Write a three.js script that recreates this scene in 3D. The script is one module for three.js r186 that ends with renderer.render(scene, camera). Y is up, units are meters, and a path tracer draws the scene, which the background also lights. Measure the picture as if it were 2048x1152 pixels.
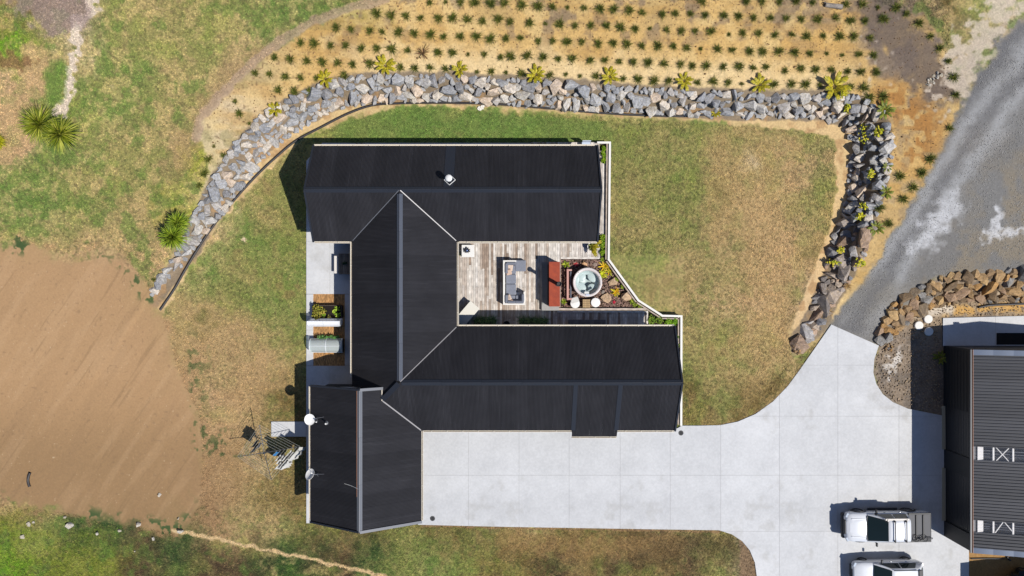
import * as THREE from 'three';
import { mergeGeometries, mergeVertices, toCreasedNormals } from 'three/addons/utils/BufferGeometryUtils.js';
import { ConvexGeometry } from 'three/addons/geometries/ConvexGeometry.js';
import { RoundedBoxGeometry } from 'three/addons/geometries/RoundedBoxGeometry.js';
import { Sky } from 'three/addons/objects/Sky.js';

// ---------------------------------------------------------------- camera, sky, sun, exposure
const EYE = 46.5, FOC = 1440;                        // drone height (m); focal length in pixels of the 2048 px photograph
const scene = new THREE.Scene();
const camera = new THREE.PerspectiveCamera(2 * Math.atan(576 / FOC) * 180 / Math.PI, 16 / 9, 0.5, 4000);
camera.position.set(0, EYE, 0); camera.up.set(0, 0, -1); camera.lookAt(0, 0, 0);
const SUN = new THREE.Vector3(0.64, 1, 0.36).normalize();
const sky = new Sky(); sky.name = 'sky'; sky.scale.setScalar(2000);
sky.userData.kind = 'structure';
Object.assign(sky.material.uniforms.sunPosition.value, SUN);
sky.material.uniforms.turbidity.value = 3; sky.material.uniforms.rayleigh.value = 1.0; sky.material.uniforms.mieCoefficient.value = 0.004;
scene.add(sky); scene.environmentIntensity = 0.10;
const sun = new THREE.DirectionalLight(new THREE.Color(1, 0.955, 0.885), 5);
sun.position.copy(SUN).multiplyScalar(90); sun.castShadow = true; sun.shadow.radius = 1;
sun.shadow.mapSize.set(4096, 4096);
Object.assign(sun.shadow.camera, { left: -45, right: 45, top: 35, bottom: -35, near: 10, far: 180 });
sun.name = 'sun_light'; scene.add(sun);
const renderer = new THREE.WebGLRenderer({ antialias: true });
renderer.toneMapping = THREE.LinearToneMapping; renderer.toneMappingExposure = 1.17; renderer.shadowMap.enabled = true;

// ---------------------------------------------------------------- small helpers
const unindexed = THREE.BufferGeometry.prototype.toNonIndexed;
THREE.BufferGeometry.prototype.toNonIndexed = function () { return this.index ? unindexed.call(this) : this; };
const seeded = (s) => () => { s |= 0; s = s + 0x6D2B79F5 | 0; let t = Math.imul(s ^ s >>> 15, 1 | s); t = t + Math.imul(t ^ t >>> 7, 61 | t) ^ t; return ((t ^ t >>> 14) >>> 0) / 4294967296; };
const rnd = seeded(7);
const rr = (a, b, f = rnd) => a + (b - a) * f();
const clamp = (v, a = 0, b = 1) => Math.min(b, Math.max(a, v));
const sstep = (a, b, v) => { const t = clamp((v - a) / (b - a)); return t * t * (3 - 2 * t); };
const lerp = (a, b, t) => a + (b - a) * t;
const V = (x, y, z) => new THREE.Vector3(x, y, z);
const at = (px, py, h = 0) => V((px - 1024) * (EYE - h) / FOC, h, (py - 576) * (EYE - h) / FOC);   // a point of height h seen at a pixel
const HASH = (() => { const f = seeded(99), a = new Float32Array(65536); for (let i = 0; i < a.length; i++) a[i] = f(); return a; })();
const hash2 = (i, j, s) => HASH[(Math.imul(i, 73856093) ^ Math.imul(j, 19349663) ^ Math.imul(s + 11, 83492791)) >>> 7 & 65535];
function noise(x, y, s = 0) {                        // value noise 0..1
  const i = Math.floor(x), j = Math.floor(y); let u = x - i, v = y - j; u = u * u * (3 - 2 * u); v = v * v * (3 - 2 * v);
  const a = hash2(i, j, s), b = hash2(i + 1, j, s), c = hash2(i, j + 1, s), d = hash2(i + 1, j + 1, s);
  return a + (b - a) * u + (c - a) * v + (a - b - c + d) * u * v;
}
const fbm = (x, y, s = 0, o = 4) => { let t = 0, a = 0.5, n = 0; for (let k = 0; k < o; k++) { t += a * noise(x, y, s + k); n += a; a *= 0.55; x = x * 2.03 + 17.1; y = y * 2.03 + 5.7; } return t / n; };
function noiseP(x, y, per, s) {                      // value noise that repeats every per cells
  const w = (k) => ((k % per) + per) % per;
  const i = Math.floor(x), j = Math.floor(y); let u = x - i, v = y - j; u = u * u * (3 - 2 * u); v = v * v * (3 - 2 * v);
  const a = hash2(w(i), w(j), s), b = hash2(w(i + 1), w(j), s), c = hash2(w(i), w(j + 1), s), d = hash2(w(i + 1), w(j + 1), s);
  return a + (b - a) * u + (c - a) * v + (a - b - c + d) * u * v;
}
const fbmP = (u, v, per, s, o = 4) => { let t = 0, a = 0.5, n = 0, p = per; for (let k = 0; k < o; k++) { t += a * noiseP(u * p, v * p, p, s + k); n += a; a *= 0.6; p *= 2; } return t / n; };
function tex(w, h, fn, srgb = true) {                // a computed texture: fn(x, y) -> [r, g, b] 0..255
  const d = new Uint8Array(w * h * 4);
  for (let y = 0; y < h; y++) for (let x = 0; x < w; x++) { const c = fn(x, y), o = (y * w + x) * 4; d[o] = clamp(c[0], 0, 255); d[o + 1] = clamp(c[1], 0, 255); d[o + 2] = clamp(c[2], 0, 255); d[o + 3] = 255; }
  const t = new THREE.DataTexture(d, w, h); t.wrapS = t.wrapT = THREE.RepeatWrapping; t.magFilter = THREE.LinearFilter; t.minFilter = THREE.LinearMipmapLinearFilter; t.generateMipmaps = true;
  if (srgb) t.colorSpace = THREE.SRGBColorSpace; t.needsUpdate = true; return t;
}
const KALB = 0.70;                                   // sunlit sRGB of the photograph -> base colour
const A = (r, g, b, k = 1) => new THREE.Color().setRGB(r / 255, g / 255, b / 255, THREE.SRGBColorSpace).multiplyScalar(KALB * k);
const M = (color, roughness = 0.8, o = {}) => new THREE.MeshStandardMaterial({ color, roughness, metalness: 0, ...o });
const P = (color, roughness = 0.8, o = {}) => new THREE.MeshPhysicalMaterial({ color, roughness, metalness: 0, ...o });

const names = {};
function numbered(n) { const k = names[n] = (names[n] ?? -1) + 1; return k ? n + '_' + String(k).padStart(3, '0') : n; }
function mesh(name, geo, mat, parent = scene) {
  if (Array.isArray(geo)) geo = merge(geo);
  const m = new THREE.Mesh(geo, mat); m.name = parent === scene ? numbered(name) : name;
  m.castShadow = m.receiveShadow = true; parent.add(m); return m;
}
function merge(list) {
  list = list.map((g) => { g = g.index ? g.toNonIndexed() : g; if (!g.attributes.uv) boxUV(g); for (const k of Object.keys(g.attributes)) if (!['position', 'normal', 'uv', 'color'].includes(k)) g.deleteAttribute(k); return g; });
  if (list.some((g) => !g.attributes.color)) list.forEach((g) => g.deleteAttribute('color'));
  return list.length === 1 ? list[0] : mergeGeometries(list);
}
function thing(name, label, category, x = 0, y = 0, z = 0, ry = 0, group) {
  const o = new THREE.Group(); o.name = numbered(name); o.position.set(x, y, z); o.rotation.y = ry; scene.add(o);
  return tag(o, label, category, group);
}
function tag(o, label, category, group) { o.userData = { label, category }; if (group) o.userData.group = group; return o; }
const struct = (o) => { o.userData.kind = 'structure'; return o; };
const part = (o, label) => { o.userData.label = label; return o; };
const stuff = (o) => { o.userData.kind = 'stuff'; return o; };
function copy(src, x, y, z, ry, label, category, group, s = 1) {
  const o = src.clone(); o.name = numbered(src.name.replace(/_\d{3}$/, '')); scene.add(o);
  o.position.set(x, y, z); o.rotation.y = ry; o.scale.setScalar(s); o.userData = {}; return tag(o, label, category, group);
}
function settle(o, x, y, z) {                        // a thing built in world metres gets its origin at its base
  o.position.set(x, y, z); for (const c of o.children) c.position.sub(V(x, y, z)); return o;
}
function boxUV(g, s = 1) {
  const p = g.attributes.position; if (!g.attributes.normal) g.computeVertexNormals(); const n = g.attributes.normal, uv = new Float32Array(p.count * 2);
  for (let f = 0; f < p.count; f += 3) {
    const ax = Math.abs(n.getX(f)), ay = Math.abs(n.getY(f)), az = Math.abs(n.getZ(f));
    for (let k = f; k < f + 3; k++) {
      const x = p.getX(k), y = p.getY(k), z = p.getZ(k);
      const [a, b] = ay >= ax && ay >= az ? [x, z] : ax >= az ? [z, y] : [x, y];
      uv[k * 2] = a * s; uv[k * 2 + 1] = b * s;
    }
  }
  g.setAttribute('uv', new THREE.BufferAttribute(uv, 2)); return g;
}
function box(w, h, d, x = 0, y = 0, z = 0, ry = 0) { const g = new THREE.BoxGeometry(w, h, d).toNonIndexed(); boxUV(g); if (ry) g.rotateY(ry); return g.translate(x, y, z); }
function rbox(w, h, d, r, x = 0, y = 0, z = 0, ry = 0) { const g = boxUV(new RoundedBoxGeometry(w, h, d, 2, r).toNonIndexed()); if (ry) g.rotateY(ry); return g.translate(x, y, z); }
function cyl(r0, r1, h, x = 0, y = 0, z = 0, n = 16) { return new THREE.CylinderGeometry(r0, r1, h, n).toNonIndexed().translate(x, y, z); }
function bar(a, b, r, n = 6) {                       // round bar between two points
  const d = V().subVectors(b, a), l = d.length(), g = new THREE.CylinderGeometry(r, r, l, n).toNonIndexed();
  g.applyQuaternion(new THREE.Quaternion().setFromUnitVectors(V(0, 1, 0), d.normalize())); return g.translate((a.x + b.x) / 2, (a.y + b.y) / 2, (a.z + b.z) / 2);
}
function beam(a, b, w, h) {                          // rectangular bar between two points, h upwards
  const d = V().subVectors(b, a), l = d.length(), g = boxUV(new THREE.BoxGeometry(w, h, l).toNonIndexed());
  const m = new THREE.Matrix4().lookAt(b, a, V(0, 1, 0)); g.applyMatrix4(m); return g.translate((a.x + b.x) / 2, (a.y + b.y) / 2, (a.z + b.z) / 2);
}
function tube(pts, r, seg = 40, n = 8) { return new THREE.TubeGeometry(new THREE.CatmullRomCurve3(pts), seg, r, n).toNonIndexed(); }
function grid(nu, nv, fn) {                          // sheet of points fn(u, v), u and v 0..1, uv in 0..1
  const pos = [], uv = [], idx = [];
  for (let j = 0; j <= nv; j++) for (let i = 0; i <= nu; i++) { const p = fn(i / nu, j / nv); pos.push(p.x, p.y, p.z); uv.push(i / nu, j / nv); }
  for (let j = 0; j < nv; j++) for (let i = 0; i < nu; i++) { const a = j * (nu + 1) + i, b = a + 1, c = a + nu + 1, d = c + 1; idx.push(a, c, b, b, c, d); }
  const g = new THREE.BufferGeometry(); g.setAttribute('position', new THREE.Float32BufferAttribute(pos, 3)); g.setAttribute('uv', new THREE.Float32BufferAttribute(uv, 2)); g.setIndex(idx); g.computeVertexNormals(); return g.toNonIndexed();
}
function slab(poly, y0, y1, bevel = 0) {             // poly: [[x, z], ...] in metres; a prism from y0 to y1
  const s = new THREE.Shape(poly.map(([x, z]) => new THREE.Vector2(x, -z)));
  const g = new THREE.ExtrudeGeometry(s, { depth: y1 - y0 - bevel, bevelEnabled: bevel > 0, bevelSize: bevel, bevelThickness: bevel, bevelOffset: -bevel, bevelSegments: 1, curveSegments: 4 });
  g.rotateX(-Math.PI / 2); return g.translate(0, y0, 0);
}
const polyAt = (list, h = 0) => list.map(([x, y]) => { const p = at(x, y, h); return [p.x, p.z]; });
function clipRect(poly, x0, x1, z0, z1) {
  const cut = (p, ax, v, sgn) => { const out = []; for (let i = 0; i < p.length; i++) { const a = p[i], b = p[(i + 1) % p.length], da = (a[ax] - v) * sgn, db = (b[ax] - v) * sgn; if (da >= 0) out.push(a); if (da * db < 0) { const t = da / (da - db); out.push([lerp(a[0], b[0], t), lerp(a[1], b[1], t)]); } } return out; };
  let p = cut(poly, 0, x0, 1); p = p.length ? cut(p, 0, x1, -1) : p; p = p.length ? cut(p, 1, z0, 1) : p; return p.length ? cut(p, 1, z1, -1) : p;
}
const areaOf = (p) => Math.abs(p.reduce((s, a, i) => { const b = p[(i + 1) % p.length]; return s + a[0] * b[1] - b[0] * a[1]; }, 0)) / 2;
function inside(poly, x, y) { let c = false; for (let i = 0, j = poly.length - 1; i < poly.length; j = i++) { const [xi, yi] = poly[i], [xj, yj] = poly[j]; if ((yi > y) !== (yj > y) && x < (xj - xi) * (y - yi) / (yj - yi) + xi) c = !c; } return c; }
function segDist(line, x, y) {                       // distance to a polyline, signed by side; which segment and how far along it
  let best = 1e9, bi = 0, bt = 0, side = 1;
  for (let i = 0; i + 1 < line.length; i++) {
    const [ax, ay] = line[i], [bx, by] = line[i + 1], dx = bx - ax, dy = by - ay; const t = clamp(((x - ax) * dx + (y - ay) * dy) / (dx * dx + dy * dy));
    const ex = x - ax - dx * t, ey = y - ay - dy * t, d = ex * ex + ey * ey; if (d < best) { best = d; bi = i; bt = t; side = dx * ey - dy * ex > 0 ? 1 : -1; }
  }
  return [Math.sqrt(best), bi, bt, side];
}
const signedIn = (poly, x, y) => { const d = segDist([...poly, poly[0]], x, y)[0]; return inside(poly, x, y) ? d : -d; };
// ---------------------------------------------------------------- terrain
// centre line of the stacked rock wall round the lawn: picture column, row, width (px), rise of the bank behind it (m), slope of the bank beyond
const WALL1 = [[300, 596, 8, 0.05, 0.02], [322, 562, 20, 0.2, 0.03], [350, 530, 26, 0.4, 0.03], [375, 490, 32, 0.55, 0.04], [398, 455, 42, 0.7, 0.04], [430, 408, 54, 0.85, 0.05], [462, 355, 60, 1, 0.07], [500, 300, 62, 1.1, 0.1], [545, 255, 62, 1.2, 0.13], [600, 222, 60, 1.25, 0.16], [660, 192, 56, 1.3, 0.2], [720, 180, 54, 1.3, 0.22], [800, 178, 52, 1.3, 0.22], [900, 178, 52, 1.3, 0.22], [1024, 185, 50, 1.3, 0.22], [1150, 194, 52, 1.3, 0.22], [1280, 202, 50, 1.3, 0.22], [1400, 209, 50, 1.3, 0.22], [1500, 212, 46, 1.3, 0.2], [1580, 212, 46, 1.3, 0.18], [1650, 213, 50, 1.3, 0.15], [1705, 224, 60, 1.4, 0.12], [1738, 255, 72, 1.45, 0.08], [1743, 305, 74, 1.45, 0.05], [1738, 360, 70, 1.4, 0.04], [1723, 410, 60, 1.3, 0.03], [1712, 450, 58, 1.2, 0.03], [1695, 500, 58, 1.1, 0.03], [1680, 545, 50, 0.95, 0.02], [1660, 590, 44, 0.8, 0.01], [1640, 630, 38, 0.55, 0.01], [1618, 665, 32, 0.4, 0], [1600, 690, 18, 0.1, 0]];
const WALL2 = [[1766, 684, 24], [1786, 652, 44], [1812, 616, 58], [1850, 592, 62], [1900, 576, 64], [1970, 571, 66], [2070, 569, 66]];
const line1 = WALL1.map(([x, y, , h]) => { const p = at(x, y, h / 2); return [p.x, p.z]; });
const line2 = WALL2.map(([x, y]) => { const p = at(x, y, 0.4); return [p.x, p.z]; });
const apron = polyAt([[1662, 648], [1757, 690]]);
function terrain(x, z) {
  const [d, i, t, side] = segDist(line1, x, z); const a = WALL1[i], b = WALL1[i + 1], mix = (k) => lerp(a[k], b[k], t);
  const hw = mix(2) / 62, out = -side * d;           // line runs clockwise: outside is to its left
  const end = (i === 0 && t === 0) || (i === line1.length - 2 && t === 1);
  let h = mix(3) * sstep(-hw * 0.9, hw * 0.8, out);
  const slope = mix(4), far = Math.max(0, out - hw);
  h += slope * 8 * (1 - Math.exp(-far / 8));
  if (end) h *= Math.exp(-d / 4);
  if (out < -hw) h = 0;
  if (x > 17) {                                       // the road comes down to the concrete, the shed yard lies lower than the road
    const [ax, az] = apron[0], [bx, bz] = apron[1], l = Math.hypot(bx - ax, bz - az), up = ((bx - ax) * (z - az) - (bz - az) * (x - ax)) / l;
    h *= sstep(0.2, 6, -up) * sstep(17, 19, x) + (1 - sstep(17, 19, x));
    const [d2, , , s2] = segDist(line2, x, z); h *= sstep(-1.0, 1.1, -s2 * d2);
  }
  return h;
}
const bump = (x, z) => (noise(x * 0.5, z * 0.5, 3) - 0.5) * 0.03;
function ground(px, py, lift = 0) { let h = 0, p; for (let k = 0; k < 8; k++) { p = at(px, py, h + lift); h = terrain(p.x, p.z); } p.y = h; return p; }   // where the ground is seen at a pixel
const toPx = (x, z) => { const k = FOC / (EYE - terrain(x, z)); return [1024 + x * k, 576 + z * k]; };

// regions, as outlines in picture columns and rows
const GRAVEL = [[1640, 672], [1662, 645], [1700, 598], [1740, 548], [1766, 503], [1800, 448], [1840, 380], [1868, 330], [1886, 296], [1920, 226], [1960, 155], [2010, 80], [2080, 10], [2200, -150], [2700, -150], [2700, 560], [2048, 548], [1913, 548], [1870, 556], [1830, 600], [1790, 642], [1757, 692], [1660, 660]];
const DIRT = [[-700, 480], [0, 492], [60, 494], [110, 512], [160, 518], [215, 496], [245, 520], [268, 548], [290, 585], [325, 632], [340, 680], [352, 730], [372, 780], [398, 830], [404, 900], [400, 960], [394, 1020], [360, 1062], [300, 1050], [195, 1036], [150, 1022], [90, 1012], [40, 1010], [0, 1000], [-700, 1000]];
const LAWN = [[324, 632], [350, 590], [400, 512], [430, 462], [480, 402], [520, 358], [565, 312], [600, 284], [650, 260], [705, 238], [765, 222], [830, 214], [900, 216], [1024, 229], [1150, 236], [1270, 246], [1400, 247], [1500, 253], [1570, 259], [1635, 266], [1662, 276], [1673, 298], [1671, 340], [1676, 365], [1671, 400], [1660, 457], [1634, 528], [1616, 570], [1603, 610], [1588, 640], [1578, 665], [1584, 700], [1586, 725], [1560, 780], [1500, 840], [1440, 849], [1000, 849], [1000, 1056], [1430, 1064], [1468, 1078], [1480, 1100], [1482, 1200], [1482, 1700], [760, 1700], [770, 1150], [700, 1133], [560, 1103], [450, 1079], [372, 1062], [398, 1010], [404, 900], [398, 830], [372, 780], [350, 730], [340, 680]];
const BANK = [[398, 402], [420, 330], [392, 270], [405, 232], [440, 195], [470, 168], [510, 138], [560, 95], [620, 55], [690, 25], [780, 3], [860, -60], [1740, -60], [1745, 10], [1850, 30], [1905, 120], [1915, 230], [1885, 300], [1860, 345], [1838, 385], [1800, 448], [1766, 503], [1740, 548], [1700, 598], [1662, 645], [1620, 690], [1590, 715], [1575, 680], [1600, 600], [1670, 400], [1660, 270], [1400, 240], [830, 210], [700, 235], [600, 280], [480, 395], [420, 470], [324, 630], [296, 600], [340, 520]];
const YARD = [[1757, 692], [1790, 642], [1830, 600], [1870, 560], [2048, 552], [2700, 552], [2700, 1000], [1900, 1000], [1895, 840], [1815, 818], [1765, 790], [1746, 745]];
// what covers the ground, one letter for each 64 px of the picture (2 m)
const COVER = [
  'orrghhghGGggssststsstssttssrrogp',
  'Lhpgghgtthrsssssssssssssssrrorra',
  'TtggGhhtrsssssssssssssssssssrrqa',
  'thgGghtppsggGGGGGgggghghghSmmraa',
  'TGghhtlpSgggGGGGGGgghghhtthSmmma',
  'GghhghlSghggggggggghgghhTthSsaAa',
  'GGghtlphhgggggggggghgghttgsaaAAA',
  'thtthtSGggggggggggghhhttThsAaqaa',
  'eeeeeSGhgGgggggggggggthtTTtAqqqq',
  'eeeehhhgGgggggggggghhtTTtaasssss',
  'eeeeehhthgggggggggggghghttqrqrqq',
  'eeeeetttthgggggggggggghhthhqqqqq',
  'eeeeeeTtoogggggggggggohootqqqqqq',
  'EEEEEETttoogggggggggooooootqqqqq',
  'EEEEEeEttoogggggggggooooootqqqqq',
  'EEEEEEEtoooogggggggggoooootsssss',
  'ygkkbkEttooogoohtooobhorssssssss',
  'LyyybkbbkkbkgGgoobobobgrssssssss',
];
const TONE = { G: [108, 130, 58], g: [130, 134, 68], h: [154, 142, 86], t: [172, 148, 100], T: [188, 158, 116], y: [112, 122, 34], o: [114, 96, 50], b: [80, 62, 38], k: [48, 72, 24], l: [152, 156, 52], L: [96, 140, 14], e: [178, 142, 104], E: [160, 127, 90], s: [208, 172, 110], S: [216, 184, 134], p: [196, 174, 142], r: [132, 114, 94], m: [176, 128, 70], a: [122, 120, 120], A: [150, 150, 152], q: [116, 107, 98] };
const cover = (c, r, k) => { const row = COVER[clamp(r, 0, 17)]; return TONE[row[clamp(c, 0, 31)]][k]; };
const onLine = (pts, x, y, w) => clamp(1 - segDist(pts, x, y)[0] / w);
const TX = 84, TZ = 47.25;                             // the ground texture covers 84 m x 47.25 m
const COARSE = (() => {                                // outlines and distances on a 0.25 m lattice, read in between
  const nx = 338, nz = 191;
  const keys = ['px', 'py', 'dirt', 'lawn', 'bank', 'gravel', 'yard', 'inner'], out = Object.fromEntries(keys.map((k) => [k, new Float32Array(nx * nz)]));
  for (let j = 0; j < nz; j++) for (let i = 0; i < nx; i++) { const x = i * 0.25 - TX / 2, z = j * 0.25 - TZ / 2, [px, py] = toPx(x, z), o = j * nx + i, l = segDist(line1, x, z); out.px[o] = px; out.py[o] = py; out.dirt[o] = signedIn(DIRT, px, py); out.lawn[o] = signedIn(LAWN, px, py); out.bank[o] = signedIn(BANK, px, py); out.gravel[o] = signedIn(GRAVEL, px, py); out.yard[o] = signedIn(YARD, px, py); out.inner[o] = l[0] * l[3]; }
  return (k, x, z) => { const u = clamp((x + TX / 2) * 4, 0, nx - 1.001), v = clamp((z + TZ / 2) * 4, 0, nz - 1.001), i = Math.floor(u), j = Math.floor(v), a = out[k], o = j * nx + i; return lerp(lerp(a[o], a[o + 1], u - i), lerp(a[o + nx], a[o + nx + 1], u - i), v - j); };
})();
function groundColour(x, z) {
  const px = COARSE('px', x, z), py = COARSE('py', x, z);
  const wx = (fbm(x * 0.45, z * 0.45, 20, 4) - 0.5), wz = (fbm(x * 0.45 + 40, z * 0.45, 30, 4) - 0.5), fx = fbm(x * 2.2, z * 2.2, 40, 3) - 0.5, fz = fbm(x * 2.2 + 9, z * 2.2, 44, 3) - 0.5;
  const qx = px + wx * 84 + fx * 40, qy = py + wz * 84 + fz * 40;
  // bilinear cover colour
  const gx = qx / 64 - 0.5, gy = qy / 64 - 0.5, c = Math.floor(gx), r = Math.floor(gy), u = gx - c, v = gy - r;
  const col = [0, 1, 2].map((k) => lerp(lerp(cover(c, r, k), cover(c + 1, r, k), u), lerp(cover(c, r + 1, k), cover(c + 1, r + 1, k), u), v));
  const mixTo = (t, f) => { f = clamp(f); for (let k = 0; k < 3; k++) col[k] = lerp(col[k], t[k], f); };
  const edge = wx * 22 + fx * 26, f1 = noise(x * 7, z * 7, 50), f2 = noise(x * 15, z * 15, 51), f3 = noise(x * 3, z * 3, 52);
  const dsd = COARSE('dirt', x + (edge) / 31, z + (fz * 26) / 31), dirt = Math.max(sstep(-20, 12, dsd + wx * 60 + fx * 40), px > 290 && py > 640 && py < 1060 ? 0.8 * sstep(-105, 0, dsd + wx * 160 + fx * 50) * sstep(640, 720, py) : 0), lawn = sstep(-2, 3, COARSE('lawn', x + (fx * 14) / 31, z + (fz * 14) / 31)), bank = sstep(-4, 5, COARSE('bank', x + (fx * 20) / 31, z + (fz * 20) / 31)), gravel = sstep(-8, 8, COARSE('gravel', x + (edge * 0.6) / 31, z + (fz * 18) / 31)), yard = sstep(-4, 5, COARSE('yard', x + (fx * 20) / 31, z + (fz * 20) / 31));
  const grassy = Math.max(0, 1 - dirt - bank * (1 - lawn) - gravel - yard);
  if (grassy > 0) {                                    // blades, dead thatch and clumps
    const dry = sstep(0.42, 0.62, fbm(x * 1.7, z * 1.7, 60, 4)), lush = sstep(0.52, 0.68, fbm(x * 1.1 + 30, z * 1.1, 65, 4));
    const low = px < 520 && py > 1030 ? 0.25 : 1, fld = lerp(1.15, 0.55, lawn); mixTo(lawn < 0.5 ? [202, 174, 120] : [190, 162, 112], dry * 0.46 * fld * low * grassy); mixTo([86, 118, 42], lush * 0.46 * fld * grassy); mixTo([150, 160, 70], sstep(0.6, 0.75, fbm(x * 0.6, z * 0.6 + 50, 68, 3)) * 0.3 * grassy);
    mixTo([84, 74, 46], sstep(0.62, 0.8, f1) * 0.32 * grassy); mixTo([200, 176, 116], sstep(0.66, 0.9, f2) * 0.28 * grassy); mixTo([70, 84, 36], sstep(0.62, 0.85, noise(x * 10, z * 10, 55)) * 0.3 * grassy);
  }
  if (lawn > 0) {                                      // where the summer has dried the lawn out
    mixTo([192, 158, 110], lawn * 0.66 * sstep(0.05, 1.0, onLine([[1508, 326], [1530, 420], [1562, 520], [1545, 600], [1530, 670]], px, py, 165) + wx * 1.1 + fx * 0.5));
    mixTo([182, 148, 106], lawn * 0.6 * sstep(0.12, 0.8, onLine([[385, 660], [470, 690], [515, 745], [470, 820], [440, 940]], px, py, 100) + wx * 1.1 + fx * 0.5));
    mixTo([158, 124, 78], lawn * 0.55 * sstep(0.1, 0.7, onLine([[1010, 1082], [1180, 1094], [1350, 1088]], px, py, 40) + wx * 1.2 + fx * 0.6)); mixTo([86, 70, 42], lawn * 0.4 * sstep(0.2, 0.8, onLine([[1290, 1110], [1400, 1084], [1460, 1096]], px, py, 44) + wx * 1.2 + fx * 0.6));
    mixTo([98, 128, 54], lawn * 0.5 * sstep(0.1, 0.8, onLine([[700, 262], [830, 240], [1000, 250], [1190, 262]], px, py, 60) + wx + fx * 0.4));
  }
  if (bank > 0 && lawn < 1) {
    const b = bank * (1 - lawn), innerStrip = COARSE('inner', x, z) > 0;
    const right = sstep(1690, 1760, px), grey = right * sstep(0.45, 0.6, fbm(x * 0.5, z * 0.5, 70, 4)), left = sstep(620, 430, px);
    const base = innerStrip ? [224, 190, 140] : [lerp(205, 208, left), lerp(168, 186, left), lerp(104, 150, left)];
    mixTo(base, b * (py < 60 && !innerStrip ? 0.45 : 0.85));
    if (!innerStrip) {
      mixTo([132, 112, 90], b * sstep(0.5, 0.64, fbm(x * 0.9, z * 0.9, 74, 4)) * sstep(150, 30, py) * 0.75);
      mixTo([186, 142, 74], b * sstep(0.46, 0.7, fbm(x * 0.35, z * 1.3, 78, 4)) * 0.42);
      mixTo([220, 192, 134], b * sstep(0.5, 0.72, fbm(x * 0.8, z * 1.1, 82, 4)) * 0.5);
      mixTo([124, 108, 94], grey * b * sstep(330, 120, py) * 0.9 + right * b * sstep(0.55, 0.7, fbm(x * 1.3, z * 1.3, 90, 3)) * 0.3);
      mixTo([168, 120, 62], right * b * onLine([[1790, 200], [1850, 245], [1830, 300]], px, py, 60) * 1.2 * sstep(0.3, 0.6, f3 + wx));
      mixTo([120, 116, 70], left * b * sstep(0.54, 0.66, fbm(x * 1.4, z * 1.4, 94, 4)) * 0.35);
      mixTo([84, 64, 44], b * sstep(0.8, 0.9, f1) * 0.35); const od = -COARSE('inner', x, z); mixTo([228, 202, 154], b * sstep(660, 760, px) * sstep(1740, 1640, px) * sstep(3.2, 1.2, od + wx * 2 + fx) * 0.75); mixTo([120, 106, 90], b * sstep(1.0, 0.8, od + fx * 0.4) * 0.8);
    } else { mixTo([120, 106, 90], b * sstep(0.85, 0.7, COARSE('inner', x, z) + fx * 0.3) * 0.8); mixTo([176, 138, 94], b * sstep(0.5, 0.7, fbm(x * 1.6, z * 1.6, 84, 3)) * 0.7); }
  }
  if (dirt > 0) {
    const bb = x * 0.56 - z * 0.83, a = x * 0.83 + z * 0.56;       // scraped along one direction
    mixTo(py > 760 ? [lerp(176, 154, sstep(760, 940, py)), lerp(140, 122, sstep(760, 940, py)), lerp(99, 84, sstep(760, 940, py))] : [178, 142, 101], dirt * 0.9);
    mixTo([206, 172, 132], dirt * sstep(0.52, 0.75, fbm(bb * 0.22, a * 1.5, 100, 4)) * 0.17); mixTo([142, 112, 80], dirt * sstep(0.54, 0.76, fbm(bb * 0.2 + 9, a * 1.3, 105, 4)) * 0.16); mixTo([132, 104, 72], dirt * sstep(0.7, 0.8, fbm(bb * 0.3 + 3, a * 5, 107, 2)) * sstep(0.4, 0.6, noise(x * 0.3, z * 0.3, 108)) * 0.3);
    mixTo([126, 100, 74], dirt * sstep(0.86, 0.94, f1) * 0.3); mixTo([214, 196, 168], dirt * sstep(0.95, 0.99, f2) * 0.5);
    mixTo([64, 84, 40], dirt * sstep(0.6, 0.68, fbm(x * 2.4, z * 2.4, 110, 3)) * sstep(26, 2, COARSE('dirt', x, z)) * sstep(0.45, 0.6, noise(x * 0.5, z * 0.5, 113)));
  }
  if (gravel > 0) {
    const road = [[1690, 640], [1790, 480], [1900, 310], [2080, 60]], off = segDist(road, px, py), s = off[0] * off[3] + wx * 34 + fx * 16;
    mixTo([120, 118, 115], gravel * 0.9); mixTo([142, 128, 106], gravel * sstep(0.4, 0.65, fbm(x * 0.7, z * 0.7, 120, 4)) * sstep(30, 150, s + wx * 120) * 0.65);
    for (const o of [-4, 44]) mixTo([164, 164, 164], gravel * Math.exp(-((s - o) ** 2) / 260) * sstep(0.05, 0.6, fbm(x * 0.35, z * 0.35, 124, 3)) * 0.8);
    mixTo([96, 96, 100], gravel * Math.exp(-((s - 18) ** 2) / 200) * 0.35 + gravel * Math.exp(-((s + 34) ** 2) / 300) * 0.5);
    mixTo([206, 206, 208], (0.6 + 0.3 * f1) * gravel * sstep(0.1, 1.0, onLine([[1905, 412], [1872, 452], [1845, 488]], px + fx * 50, py + fz * 50, 42) + (f3 - 0.5) * 0.3));
    mixTo([212, 212, 214], (0.65 + 0.3 * f1) * gravel * sstep(0.15, 1.0, Math.max(onLine([[1998, 420], [1996, 470]], px + fx * 40, py + fz * 40, 18), onLine([[1972, 470], [2046, 458]], px + fx * 40, py + fz * 40, 16)) + (f3 - 0.5) * 0.5));
    mixTo([64, 62, 60], gravel * sstep(0.76, 0.92, f2) * 0.16); mixTo([196, 194, 190], gravel * sstep(0.78, 0.94, noise(x * 13, z * 13, 57)) * 0.18);
  }
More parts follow.
